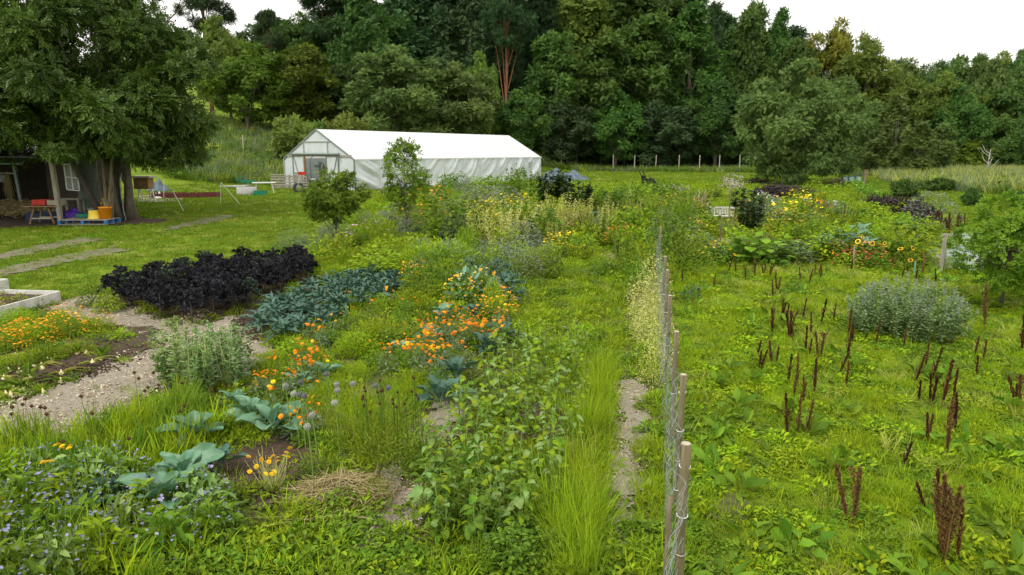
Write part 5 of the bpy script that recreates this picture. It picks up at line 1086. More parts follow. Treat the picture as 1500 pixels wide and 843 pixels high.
# yellow-flowered pale stalks
x, y = G(400, 722); t = thing('yellow_flower_plant', 'pale stalks with bright yellow flowers standing alone on dark soil', 'flowering plant', on(x, y)); b = stems(34, .12, .42, .005, 0, .35); tagk(ob('stems', b.mesh('stems', ['stem_pale']), t), 'stuff')
for k in range(16): a = R.random()*6.28; q = .05+.18*R.random(); ob('flower', FY, t, (q*cos(a), q*sin(a), .3+.15*R.random()), (R.normal(0, .4)-.3, R.normal(0, .3), a), (.8,)*3)
for px, py in ((87, 655), (101, 657), (76, 680)):
    x, y = G(px, py, .5); t = thing('yellow_daisy', '', 'flower', on(x, y)); b = Buf(); tube(b, [(0, 0, 0), (0, 0, .52)], .005, 4); ob('stem', b.mesh('stem', ['stem_green']), t)
    for q in range(3): ob('flower', FY, t, (R.normal(0, .03), R.normal(0, .03), .52), (-.3, 0, q), (.9,)*3)
    auto(t, 'single yellow flower above the chive leaves')
b = Buf()
for k in range(420):
    a = R.random()*6.28; q = .42*math.sqrt(R.random()); p = np.array([q*cos(a), q*sin(a)*.8, .04+.13*(1-q/.42)+.03*R.random()]); d = unit(R.normal(size=3)*[1, 1, .15])*R.uniform(.1, .25); tube(b, [p-d, p+[0, 0, .02], p+d], .004, 3, cap=False)
x, y = G(500, 728); o = ob('dry_stalk_heap', b.mesh('dry_stalk_heap', ['straw']), None, on(x, y)); tagk(o, 'stuff', 'low tangled heap of dried straw-coloured stalks beside the thin path', 'dry heap')

# ------------------------------------------------------------------ meadow: docks, catmint, small trees
def dockm(seed, n, h):
    b = Buf(); rr = np.random.default_rng(seed)
    for k in range(3*n):
        z = h*rr.uniform(.25, .7); a = rr.random()*6.28; q = .05+.05*rr.random(); m = 40; tt = rr.random(m); P = np.stack([tt*q*np.cos(a), tt*q*np.sin(a), z+tt*.16], -1)+rr.normal(0, .006, (m, 3)); scatter(b, DIA, P, unit(rdir(m)+[0, 0, 1]), rdir(m), .024, .017, 0)
    
    for k in range(n):
        ax = rr.normal(0, .045*(n > 1)*2); ay = rr.normal(0, .05*(n > 1)); top = np.array([ax*1.3+rr.normal(0, .03), ay, h*rr.uniform(.7, 1)]); m = 420
        tt = rr.random(m)*.85+.15; base = np.array([ax*.3, ay*.3, 0]); P = base+(top-base)*tt[:, None]; r = .021*np.sin(np.pi*np.clip(tt*.95, 0, 1))**.6*rr.random(m)*(.6+.5*np.sin(tt*23+k))+.004; a = rr.random(m)*6.28; P = P+np.stack([r*np.cos(a), r*np.sin(a), 0*a], -1)
        scatter(b, DIA, P, unit(np.stack([np.cos(a)*.5, np.sin(a)*.5, np.ones(m)], -1)), rdir(m), .032, .022, 0)
    return b
DS = []
for s in range(5):
    n = [1, 1, 2, 1, 3][s]; b = dockm(s, n, .8); sp = b.mesh('seed_spike', ['dock']); b = Buf(); tube(b, [(0, 0, -.02), (0, 0, .3), (.01, 0, .5)], [.007, .006, .004], 5); DS.append((b.mesh('stem', ['dock']), sp))
DL = M_(lclump(7, .12, .06, .22, .07, BROAD, .5), 'leaves', 'weed')
dk = '''100,260,350 142,235,295 162,245,300 195,250,385 243,220,285 283,280,360 332,215,300 390,232,290 258,350,440 328,360,470 97,425,490 38,465,510 175,490,590 220,490,600 300,510,640 203,590,650 230,620,690 252,600,680 172,690,843 222,700,830 260,710,830 450,530,600 460,265,360 455,370,470 420,480,535 482,345,390 590,330,400 724,370,415 825,435,520 775,480,585 858,450,560 860,560,680 905,510,690 795,620,670 960,560,660 930,700,810 965,680,790 840,780,843 1108,150,330 1062,400,450 1100,420,490 1070,500,550 1285,285,440 1275,560,700 1255,640,700 88,45,75 60,45,75 15,20,70 125,105,150 275,70,110 300,40,70 318,50,80 715,60,85 780,60,100 880,70,110 235,65,95 330,60,90 475,20,55 210,350,380 278,420,445'''
docks = [(1100+a/3.2425, 380+b_/3.2425, 380+c/3.2425) for a, b_, c in (tuple(map(float, s.split(','))) for s in dk.split())]
docks += [(1100+a/3.47, 600+b_/3.47, 600+c/3.47) for a, b_, c in ((898, 70, 180), (990, 0, 240), (1035, 0, 110), (770, 215, 285), (515, 300, 580), (945, 355, 560), (985, 360, 770), (965, 400, 760), (1045, 560, 770), (893, 450, 510))]
docks += [(850+a/3.373, 350+b_/3.373, 350+c/3.373) for a, b_, c in ((727, 105, 160), (768, 140, 160), (860, 120, 180), (815, 170, 195), (905, 150, 175), (937, 145, 180), (658, 200, 235), (505, 180, 210), (975, 215, 260), (948, 375, 460), (990, 320, 405), (950, 235, 290), (885, 585, 640), (945, 545, 605), (967, 585, 615), (873, 540, 570), (965, 180, 200))]
docks += [(1363+k*5.5, 312+k*1.5+R.uniform(-3, 3), 338+k*1.2) for k in range(8)]+[(1402, 318, 333), (1407, 318, 333), (1412, 319, 334)]
docks = sorted(docks, key=lambda q: -q[2])
bands = [(600, 'closest band of the meadow'), (520, 'band before the catmint bush'), (450, 'band level with the catmint bush'), (400, 'band just beyond the catmint bush'), (345, 'far edge of the meadow'), (0, 'row at the dark hedge end')]
bd = {}
for q in docks: bd.setdefault(next(i for i, (lim, _) in enumerate(bands) if q[2] >= lim), []).append(q)
for bi, lst in bd.items():
    for c, (px, yt, yb) in enumerate(sorted(lst)):
        x, y = G(px, yb+4); z = float(T(x, y)); d = y; h = max((yb+4-yt)*d/F*1.03, .15)+.16; m = DS[0 if h < .5 else random.randrange(4)] if not (1375 < px < 1388 and yb > 750) else DS[4]
        t = thing('dock_plant', f"{'tall' if h > .65 else 'short'} rust-brown dock spike, {ordn(c+1)} from the left in the {bands[bi][1]}", 'dock', (x, y, z), R.normal(0, .6), 'dry brown docks in the meadow', (max(h/.8, .6),)*2+(h/.8,))
        ob('stem', m[0], t, rot=(R.normal(0, .04), R.normal(0, .05), 0)); ob('seed_spike', m[1], t, rot=(R.normal(0, .08), R.normal(0, .10), 0))
        if R.random() < .4 and yb > 420: ob('leaves', DL, t)
for k, (px, py) in enumerate(((1050, 565), (1065, 545), (1085, 720), (1042, 690), (1058, 640), (1340, 550), (1390, 560), (1160, 480), (1250, 540), (1080, 600), (1470, 560), (1480, 600), (1215, 690), (1100, 560), (1180, 640))):
    x, y = G(px, py); t = thing('dock_leaf_clump', '', 'weed', on(x, y), R.random()*6); ob('leaves', DL, t, scale=(1.3,)*3); ob('leaves', DL, t, rot=(0, 0, 2)); auto(t, 'broad-leaved weed clump')
x, y = G(1327, 488); t = thing('catmint_bush', 'wide silvery green catmint bush with blue-violet flowers in the meadow', 'bush', on(x, y))
b = Buf(); b2 = Buf()
for k in range(230):
    a = R.random()*6.28; q = math.sqrt(R.random()); hh = (1.0-.45*q*q)*R.uniform(.75, 1.1); bx, by = 1.0*q*cos(a)*(1+.12*sin(a*4)), .85*q*sin(a); ox, oy = bx*.16+R.normal(0, .04), by*.16; m = 46
    tt = R.random(m)**.7; P = np.stack([bx+ox*tt, by+oy*tt, tt*hh], -1)+R.normal(0, .02, (m, 3)); scatter(b, OVAL, P, unit(rdir(m)*[1, 1, .3]+[0, 0, .3]), unit(rdir(m)*.5+[0, 0, 1]), .065*(1.2-.5*tt), .036)
    if R.random() < .8: m = 14; tt = R.random(m); P = np.array([bx+ox, by+oy, hh])+np.stack([R.normal(0, .008, m), R.normal(0, .008, m), .13*tt-.03], -1); scatter(b2, DIA, P, unit(rdir(m)*[1, 1, .4]+[0, 0, .5]), rdir(m), .026, .018)
ob('foliage', b.mesh('foliage', ['catmint']), t); tagk(ob('flowers', b2.mesh('flowers', ['lavender']), t), 'stuff')
tagk(ob('stems', M_(stems(90, .6, .8, .006, 0, .35), 'stems', 'stem_green'), t), 'stuff')
def youngtree(px, py, H, r, zc, rz, mt, lab, n=2600, Ls=.16, tr=.035, stake=False, sh='round', nl=55):
    x, y = G(px, py); t = thing('young_tree', lab, 'tree', on(x, y)); b = Buf(); lc, _ = crown(b, n, r, rz, zc, nl, (.2, .36), SPR5, Ls, sh, droop=.1)
    ob('crown', b.mesh('crown', [mt]), t); ob('trunk', trunkmesh('trunk', zc+rz*.7, tr, 'bark', lc[:24], .02), t); return t
youngtree(494, 372, 2.45, .92, 1.8, .72, 'leafy', 'young round-headed tree with thin trunk before the greenhouse door', 2200, .15)
youngtree(596, 345, 3.0, .85, 2.2, 1.3, 'weed', 'light green sapling with open pointed crown before the greenhouse wall', 1100, .18, .03, sh='poplar', nl=34)
x, y = G(1452, 452); t = youngtree(1466, 450, 2.3, .92, 1.3, 1.05, 'weed', 'bushy young fruit tree at the right border beside the wooden frame', 2100, .15, .04, nl=38)
youngtree(1545, 440, 2.3, 1.0, 1.2, 1.0, 'weed', 'second bushy fruit tree cut off by the right border', 2000, .13, .04)

# ------------------------------------------------------------------ wooden frame, fleece, bench, hedges, heaps
x, y = G(1377, 400); t = thing('a_frame_trestle', 'weathered grey wooden A-frame at the corner of the pale ground sheet', 'frame', on(x, y), .15)
H = 1.02
for p, q, w in (((0, 0, -.05), (.02, 0, H), .09), ((.05, .05, H), (.33, .25, -.02), .085), ((-.04, .02, H+.04), (.55, .08, H+.02), .085)):
    b = Buf(); bar(b, p, q, w, h=w*.6); ob('beam', b.mesh('beam', ['wood_grey']), t)
b = Buf(); tube(b, [(-.3, -.1, 0), (-.25, 0, .45), (-.3, 0, .62)], .02, 6); o = ob('rusty_pipe', b.mesh('rusty_pipe', ['bark_red'], True), None, on(x-.3, y-.1)); o['label'] = 'rusty red bent pipe stuck in the ground beside the wooden A-frame'; o['category'] = 'pipe'
sheet('ground_sheet', [(1352, 348), (1345, 378), (1368, 392), (1440, 402), (1560, 410), (1600, 345), (1420, 343)], 'sheet_grey', .05, .16, .05, .025, label='pale grey-blue ground cover sheet spread behind the A-frame', seed=3, kind='structure')
P_ = [(1057, 318)]
x, y = G(1056, 327); t = thing('garden_bench', 'weathered white slatted bench among the flower beds', 'bench', on(x, y), -.12, scale=.78)
for k in range(17): b = Buf(); box(b, (-.68+k*.085, .22, .62), (.045, .02, .42)); ob('slat', b.mesh('slat', ['wood_white']), t)
for k, (c, s) in enumerate((((0, .22, .85), (1.5, .05, .06)), ((0, .22, .40), (1.5, .05, .05)), ((0, -.05, .40), (1.46, .5, .04)), ((-.72, .22, .43), (.06, .06, .86)), ((.72, .22, .43), (.06, .06, .86)), ((-.72, -.25, .2), (.06, .06, .4)), ((.72, -.25, .2), (.06, .06, .4)))):
    b = Buf(); box(b, c, s); ob(['top_rail', 'lower_rail', 'seat', 'leg', 'leg', 'leg', 'leg'][k], b.mesh('bench_part', ['wood_white']), t)
def brush(name, p, q, w, h, n, lab, cat, mt='bark', vert=0):
    p = np.array(G(*p)); q = np.array(G(*q)); L = np.linalg.norm(q-p); d = (q-p)/L; b = Buf(); o0 = np.array([p[0], p[1], float(T(p[0], p[1]))])
    for k in range(n):
        s = R.random()*L; c = p+d*s; lat = R.normal(0, w*.22); z = min(abs(R.normal(0, h*.5)), h)*(1-abs(s/L-.5)**3*2); dd = unit(np.array([d[0], d[1], 0])*(1 if R.random() > vert else .1)+R.normal(0, .4, 3)+(np.array([0, 0, 1.2]) if R.random() < vert else 0))*R.uniform(.12, .4)
        c = np.array([c[0]-d[1]*lat, c[1]+d[0]*lat, float(T(c[0], c[1]))+z]); tube(b, [c-dd-o0, c-o0+R.normal(0, .03, 3), c+dd-o0], R.uniform(.012, .028), 3, cap=False)
    t = thing(name, lab, cat, tuple(o0)); tagk(ob('branches', b.mesh('branches', [mt]), t), 'stuff'); return t
brush('brush_hedge', (1108, 296), (1190, 303), 1.2, .95, 1500, 'dark low dead-wood hedge between two stakes behind the flower beds', 'dead hedge', 'hedge_dark', .35)
brush('brush_hedge', (1272, 312), (1368, 335), 1.0, .85, 1800, 'long dark woody hedge bordering the bright lawn on the right', 'dead hedge', 'hedge_dark', .4)
brush('brush_pile', (1062, 276), (1082, 283), 1.4, 1.2, 200, 'pile of cut branches beside the big round tree', 'brush pile', 'wood_grey')
brush('brush_pile', (980, 280), (1000, 283), 1.2, .5, 120, 'low grey pile of sticks between lawn and beds', 'brush pile', 'wood_grey')
brush('brush_pile', (1215, 275), (1240, 277), 1.6, .8, 150, 'dark pile of branches below the beehives', 'brush pile', 'wood_dark')
brush('brush_pile', (1100, 268), (1125, 270), 1.6, .7, 150, 'dark pile of branches at the left foot of the big round tree', 'brush pile', 'wood_dark')
def tarp(name, px, py, w, dd, h, mt, lab, cat='tarpaulin'):
    x, y = G(px, py); b = Buf(); n = 22; u, v = np.meshgrid(np.linspace(-1, 1, n), np.linspace(-1, 1, n)); r = np.sqrt(u*u+v*v); z = h*np.clip(1-r**1.4, 0, 1)*(1+.2*np.sin(u*9+v*5))+.04*np.sin(u*14+v*3)*np.clip(1.1-r, 0, 1)+.012
    P = np.stack([u*w/2, v*dd/2, z], -1); P[..., 2] = np.maximum(P[..., 2], .012); i = np.arange(n-1)[:, None]*n; j = np.arange(n-1)[None]
    m = (r[:-1, :-1] < 1.02).ravel(); Fq = np.stack([i+j, i+j+1, i+n+1+j, i+n+j], -1).reshape(-1, 4)[m]; b.add(P.reshape(-1, 3), Fq); o = ob(name, b.mesh(name, [mt], True), None, on(x, y)); o['label'] = lab; o['category'] = cat; return o
tarp('tarpaulin', 812, 266, 3.4, 3, 1.1, 'tarp_blue', 'dark blue tarpaulin heap touching the far end of the greenhouse')
tarp('tarpaulin', 837, 264, 3.8, 3, .85, 'tarp_blue', 'dark blue tarpaulin heap lying free on the lawn past the greenhouse')
tarp('tarpaulin', 768, 306, 1.3, 1.2, .7, 'tarp_black', 'black bag-like tarpaulin among the lilac bushes')
tarp('ground_netting', 850, 398, 1.7, .8, .05, 'tarp_blue', 'dark netting lying flat at the end of the grass path', 'netting'); tarp('ground_netting', 815, 397, 1.9, .8, .06, 'tarp_blue', 'greyish netting left of the flat dark netting', 'netting')
tarp('ground_netting', 705, 440, 2.2, 1.1, .06, 'tarp_blue', 'dark ground netting under the blue-green cabbages', 'netting'); tarp('ground_netting', 760, 495, .8, .5, .06, 'tarp_black', 'small scrap of black sheet right of the marigold drift', 'netting'); tarp('ground_netting', 725, 470, 1.0, 1.2, .04, 'tarp_blue', 'dark sheet strip between the marigolds and grass path', 'netting')
tarp('tarpaulin', 400, 262, 3.0, 1.6, .5, 'tarp_black', 'black tarpaulin behind the white folding table'); tarp('tarpaulin', 232, 280, 1.5, 1.8, .75, 'tarp_blue', 'dark slanted tarpaulin seen under the big tree', 'tarpaulin'); tarp('cloth', 233, 291, .8, .6, .35, 'plastic_white', 'crumpled white cloth beside the maroon bed', 'cloth')
tarp('soil_mound', 1075, 360, 2.6, 1.8, .28, 'thatch', 'bare plot of dried cut stalks between the beds', 'soil mound'); tarp('soil_mound', 1112, 366, 2.4, 1.3, .45, 'soil', 'dark bare soil heap beside the dried plot', 'soil mound')
x, y = G(953, 274); t = thing('wheelie_cart', 'small black tipped cart standing on the bright lawn', 'cart', on(x, y), .3)
b = Buf(); b.add([(-.5, -.4, 0), (.6, -.4, 0), (.6, .4, 0), (-.5, .4, 0), (-.7, -.4, .9), (.1, -.4, .6), (.1, .4, .6), (-.7, .4, .9)], BOXF); ob('body', b.mesh('body', ['plastic_black']), t); b = Buf(); tube(b, [(-.6, -.3, .7), (-.95, -.3, 1.3), (-.95, .3, 1.3), (-.6, .3, .7)], .035, 6); ob('handle', b.mesh('handle', ['plastic_black']), t)
x, y = G(1094, 293); t = thing('black_pot', 'black plant pot at the end of the short dark hedge', 'pot', on(x, y)); b = Buf(); lathe(b, [(.22, 0), (.30, .5), (.33, .5), (.33, .56), (.28, .56), (.26, .45)], 14); ob('pot', b.mesh('pot', ['plastic_black'], True), t)
x, y = G(1245, 270); t = thing('hive_bench', 'low wooden bench carrying the blue beehives', 'bench', on(x, y), .1, scale=.6)
b = Buf(); box(b, (.3, 0, .4), (3.6, .6, .08)); ob('bench_top', b.mesh('bench_top', ['wood_grey']), t)
for s in (-1.2, 1.8): b = Buf(); box(b, (s, 0, .18), (.1, .5, .36)); ob('leg', b.mesh('leg', ['wood_grey']), t)
for k, dx in enumerate((-.9, .05, 1.0)):
    h = thing('beehive', ['light blue beehive at the big tree end of its bench', 'light blue beehive in the middle of its bench', 'light blue beehive at the open end of its bench'][k], 'beehive', (x+dx*.6, y, float(T(x, y))+.266), .1, scale=.6); b = Buf(); box(b, (0, 0, .3), (.7, .5, .6)); ob('box', b.mesh('box', ['hive_blue']), h); b = Buf(); box(b, (0, 0, .63), (.78, .58, .06)); ob('roof', b.mesh('roof', ['steel_grey']), h); b = Buf(); box(b, (0, -.26, .05), (.4, .03, .03)); ob('entrance', b.mesh('entrance', ['wood_dark']), h)
def pole(px, pyb, pyt, r, mt, lab, name='pole', lean=0, cat='pole'):
    x, y = G(px, pyb); h = (pyb-pyt)*y/F*1.02; b = Buf(); tube(b, [(0, 0, -.05), (lean*h*.5, 0, h*.5), (lean*h, 0, h)], r, 6); o = ob(name, b.mesh(name, [mt]), None, on(x, y)); o['category'] = cat; o['label'] = lab; return o
pole(1266, 273, 250, .13, 'wood_post', 'thick wooden post beside the blue beehives', 'wooden_post', cat='post')
for px, yb, yt, ln, m, lab in ((1013, 318, 288, .1, 'wood_cut', 'pale leaning cane left of the white bench, first of three'), (1020, 312, 282, .12, 'wood_cut', 'pale leaning cane left of the white bench, second of three'), (1028, 312, 290, 0, 'wood_cut', 'pale cane left of the white bench, third of three'), (1034, 318, 297, .1, 'wood_cut', 'short pale cane touching the left side of the white bench'),
                             (1067, 330, 279, 0, 'wood_post', 'thin pole right of the white bench'), (1066, 290, 279, 0, 'wood_cut', 'short pale stake behind the white bench'), (1093, 295, 280, 0, 'wood_cut', 'pale stake behind the black pot'), (1116, 334, 287, .03, 'bark_red', 'reddish pole right of the dark spiky bush'), (1110, 330, 312, .1, 'wood_cut', 'short pale leaning cane right of the dark spiky bush'),
                             (1140, 346, 310, 0, 'wood_post', 'brown pole before the pale grey mound'), (1173, 333, 295, 0, 'wood_dark', 'dark pole standing in the yellow flowers'), (1182, 296, 279, 0, 'wood_cut', 'pale stake at the hedge end on the lawn side'), (1162, 296, 282, 0, 'wood_cut', 'pale short stake in the middle of the short dark hedge'), (1054, 372, 318, 0, 'wood_post', 'brown pole above the blue-green cabbages'), (1013, 335, 300, 0, 'wood_post', 'brown pole left of the leaning canes'),
                             (1057, 382, 362, 0, 'wire_green', 'green tube stake at the meadow edge'), (1183, 336, 322, 0, 'wood_cut', 'pale peg beside the orange patch'), (1250, 396, 362, -.06, 'wood_grey', 'grey leaning stick in front of the sunflower patch'), (1339, 402, 383, 0, 'wire_green', 'pale green stake left of the A-frame'), (1233, 345, 301, .02, 'wood_dark', 'dark pole left of the big lime bush'), (1205, 360, 340, -.15, 'bark_pale', 'pale leaning stick by the orange flowers')):
    pole(px, yb, yt, .022, m, lab, 'garden_pole', ln)
# sunflowers
b = Buf(); n = 18; a = np.arange(n)*2*pi/n; D = np.stack([np.cos(a), np.sin(a), np.full(n, .1)], -1); scatter(b, DIA, D*.06, D, np.tile([0, 0, 1.], (n, 1)), .09, .045); PETAL = b.mesh('petals', ['yellow']); b = Buf(); lathe(b, [(.085, -.01), (.08, .02), (.04, .035), (.002, .03)], 12); SD = b.mesh('disc', ['seed_brown'], True)
SL = M_(spires(1, .01, 1.0, .22, .16, 12, 0), 'leaves', 'weed')
for px, yh, yb, lab in ((1252, 353, 392, 'small sunflower, first from the left above the orange blooms'), (1259, 347, 385, 'small sunflower standing highest above the blue-green cabbages'), (1274, 356, 390, 'small sunflower in the middle of the patch'), (1292, 356, 388, 'small pale sunflower right of the middle one'), (1315, 364, 390, 'small sunflower, second from the right of the patch'), (1333, 363, 390, 'small sunflower at the right end of the patch'),
                        (1331, 381, 398, 'low sunflower nearest the pale ground sheet'), (753, 253, 300, 'tall sunflower with dark head in front of the greenhouse wall'), (767, 326, 362, 'sunflower with dark centre among the pale spires'), (801, 256, 300, 'tall orange sunflower at the left of the dark climbing columns')):
    x, y = G(px, yb); h = (yb-yh)*y/F; t = thing('sunflower', lab, 'sunflower', on(x, y)); b = Buf(); tube(b, [(0, 0, -.02), (0, .01, h)], .012, 5); ob('stem', b.mesh('stem', ['stem_green']), t); tl, tz_, sc_ = R.uniform(.6, 1.45), R.uniform(-1.2, 1.2), R.uniform(.34, .55); ob('petals', PETAL, t, (0, -.03, h), (tl, 0, tz_), (sc_*1.1,)*3); ob('disc', SD, t, (0, -.035, h+.005), (tl, 0, tz_), (sc_,)*3); ob('leaves', SL, t, scale=(1, 1, h*.9))

# ------------------------------------------------------------------ raised beds, yard things, shed
def boards(t, pts, h, th, mt, n=1):
    for p, q in zip(pts[:-1], pts[1:]):
        b = Buf(); p3 = (p[0], p[1], h/2); q3 = (q[0], q[1], h/2); d = unit(np.array(q3)-np.array(p3)); bar(b, np.array(p3)+d*th*.6, np.array(q3)-d*th*.45, th, h=h); ob('board', b.mesh('board', [mt]), t)
R0 = np.array(G(90, 443)); B0 = np.array(G(38, 431)); F0 = np.array(G(42, 457)); v1 = unit(np.append(F0-R0, 0))[:2]; v2 = np.array([-v1[1], v1[0]]); v2 = v2 if v2.dot(B0-R0) > 0 else -v2
dB = np.linalg.norm(B0-R0)*.9
t = thing('raised_bed', 'whitewashed wooden raised bed with withered plants, beside the lawn', 'raised bed', on(*R0)); L1 = 3.2
boards(t, [tuple(v1*L1), (0, 0), tuple(v2*dB), tuple(v1*L1+v2*dB), tuple(v1*L1)], .26, .05, 'wood_white')
b = Buf(); c = v1*L1/2+v2*dB/2; b.add([[*(v1*.03+v2*.03), .17], [*(v1*(L1-.03)+v2*.03), .17], [*(v1*(L1-.03)+v2*(dB-.03)), .17], [*(v1*.03+v2*(dB-.03)), .17]], [[0, 1, 2, 3]]); ob('soil', b.mesh('soil', ['soil']), t)
for k, mm in ((.6, 'lime'), (1.4, 'straw'), (2.2, 'weed'), (1.0, 'straw')):
    p = R0+v1*k+v2*dB*R.uniform(.3, .7); b = lclump(70, .3, .16, .09, .03); o = thing('withered_plant', '', 'plant', (p[0], p[1], float(T(*R0))+.16)); tagk(ob('foliage', b.mesh('foliage', [mm]), o), 'stuff'); o['label'] = {'lime': 'limp lime-green plant in the corner of the whitewashed raised bed', 'weed': 'green plant in the raised bed near the left border'}.get(mm, 'withered straw-brown plant in the raised bed, ' + ('nearer its corner' if k == 1.0 else 'nearer the left border'))
R1 = np.array(G(14, 424)); t = thing('raised_bed', 'second whitewashed raised bed, only its corner in view at the left border', 'raised bed', on(*R1)); boards(t, [tuple(v1*2), (0, 0), tuple(v2*1.2), tuple(v1*2+v2*1.2)], .26, .05, 'wood_white')
x, y = G(272, 290); t = thing('maroon_bed', 'low bed edged with maroon boards in the grass behind the big tree', 'raised bed', on(x, y), .12); boards(t, [(-1.9, -.5), (1.9, -.5), (1.9, .7), (-1.9, .7), (-1.9, -.5)], .3, .05, 'maroon'); b = lclump(200, 1.0, .3, .14, .06); ob('herbs', b.mesh('herbs', ['lime_dark']), t, scale=(1.7, .5, 1))
for k, (a, c, lab) in enumerate((((243, 263, 1.4), (240, 292, 0), 'thin white rod upright beside the maroon bed'), ((256, 280, 0), (270, 311, 0), 'thin white rod leaning towards the big tree'), ((326, 268, 0), (323, 300, 0), 'left leg of the thin white rod frame on the lawn'), ((326, 268, 0), (352, 300, 0), 'right sloping leg of the thin white rod frame on the lawn'))):
    x2, y2 = G(c[0], c[1]); h = (c[1]-a[1])*y2/F; x1 = (a[0]-c[0])/F*y2; b = Buf(); tube(b, [(0, 0, 0), (x1, 0, h)], .014, 5); o = ob('white_rod', b.mesh('white_rod', ['plastic_white']), None, on(x2, y2)); o['label'] = lab; o['category'] = 'rod'
def crate(px, py, s, mt, rz, lab, n=3, dz=0, xy=None):
    x, y = xy or G(px, py); t = thing('crate', lab, 'crate', on(x, y, dz), rz); w, d, h = s
    b = Buf(); box(b, (0, 0, .02), (w, d, .03)); ob('base', b.mesh('base', [mt]), t)
    for (c, q) in (((0, -d/2, h/2+.02), (w, .03, h)), ((0, d/2, h/2+.02), (w, .03, h)), ((-w/2, 0, h/2+.02), (.03, d-.06, h)), ((w/2, 0, h/2+.02), (.03, d-.06, h))): b = Buf(); box(b, c, q); ob('side', b.mesh('side', [mt]), t)
    return t
crate(348, 268, (.9, .6, .38), 'plastic_green', .1, 'green plastic crate farthest up the lawn on a grey slab'); crate(366, 278, (1.0, .6, .14), 'plastic_green', -.1, 'flat green tray on top of the concrete ring', dz=.5); crate(382, 287, (.75, .5, .3), 'plastic_green', .2, 'green crate on the grass under the white folding table'); crate(120, 314, (.9, .5, .14), 'plastic_green', 0, 'green tray lying on the blue-blocked pallet', dz=.26, xy=(-18.1, 29.35))
crate(64, 322, (1.5, .8, .36), 'plastic_dark_blue', .1, 'big dark blue crate under the wooden table', xy=(-20.6, 30.4)); crate(0, 0, (.55, .4, .2), 'plastic_red', .1, 'small red crate on the wooden table', dz=.79, xy=(-20.2, 29.45))
x, y = G(362, 286); t = thing('concrete_ring', 'round grey concrete ring on the lawn holding a green tray', 'concrete ring', on(x, y)); b = Buf(); lathe(b, [(.62, 0), (.62, .5), (.5, .5), (.5, 0)], 18, cap=False); ob('ring', b.mesh('ring', ['concrete'], True), t)
x, y = G(346, 274); t = thing('stone_slab', 'grey stone slab on the lawn carrying a green crate', 'slab', on(x, y)); b = Buf(); box(b, (0, 0, .06), (2.0, 1.4, .12), jit=.02); ob('slab', b.mesh('slab', ['concrete']), t)
x, y = G(388, 284); t = thing('folding_table', 'white folding table on the lawn left of the pallets', 'table', on(x, y), .3); b = Buf(); box(b, (0, 0, .74), (1.5, .7, .05)); ob('tabletop', b.mesh('tabletop', ['plastic_white']), t)
for sx in (-.6, .6):
    for sy in (-.28, .28): b = Buf(); tube(b, [(sx, sy, 0), (sx*.8, sy, .72)], .02, 6); ob('leg', b.mesh('leg', ['plastic_white']), t)
x, y = G(428, 277); 
for q in range(3):
    t = thing('pallet', ['grey wooden pallet on edge, left of three before the greenhouse', 'grey wooden pallet on edge, middle of three before the greenhouse', 'grey wooden pallet on edge, next to the tyre'][q], 'pallet', on(x-1.1+q*.95, y-q*.1), .1-.15*q)
    for k in range(5): b = Buf(); box(b, (0, 0, .1+k*.2), (.9, .03, .12), jit=.004); ob('plank', b.mesh('plank', ['wood_grey']), t)
    for k in (-.4, 0, .4): b = Buf(); box(b, (k, .08, .5), (.09, .1, 1.0)); ob('post', b.mesh('post', ['wood_grey']), t)
    b = Buf(); box(b, (0, .2, 1.03), (.95, .5, .03)); ob('lid', b.mesh('lid', ['wood_grey']), t)
crate(0, 0, (.5, .35, .2), 'plastic_red', .2, 'red crate on top of the pallets before the greenhouse', dz=1.05, xy=(x+.8, y))
x, y = G(437, 283); t = thing('tyre', 'old grey tyre leaning on the pallets before the greenhouse', 'tyre', on(x+.1, y-.2, .36), .3); b = Buf(); a = np.linspace(0, 2*pi, 25)
for s, r in ((0, .09),): tube(b, np.stack([np.cos(a)*.29, 0*a, np.sin(a)*.29], -1), .1, 10, cap=False)
ob('tread', b.mesh('tread', ['rubber'], True), t)
def bucket(xyz, r, h, mt, lab, name='bucket', inv=False):
    t = thing(name, lab, name.replace('_', ' '), xyz); pr = [(r*.8, 0), (r, h*.9), (r*1.08, h*.9), (r*1.08, h), (r*.95, h), (r*.92, h*.6)]
    if inv: pr = [(r*1.08, 0), (r*1.05, h*.15), (r*.95, h*.2), (r*.8, h), (.01, h)]
    b = Buf(); lathe(b, pr, 16); ob('body', b.mesh('body', [mt], True), t); return t
x, y = G(458, 277); bucket(on(x, y), .26, .75, 'plastic_white', 'white plastic barrel standing in the greenhouse doorway', 'barrel'); x, y = G(443, 280); bucket(on(x, y), .12, .3, 'plastic_white', 'tiny white bottle-like pail on the grass by the tyre', 'pail')
x, y = G(420, 266); b = Buf(); tube(b, [(0, 0, 0), (0, 0, 1.6)], .09, 8); o = ob('white_pipe', b.mesh('white_pipe', ['plastic_white'], True), None, on(x, y)); o['label'] = 'short white pipe standing at the left corner of the greenhouse'; o['category'] = 'pipe'

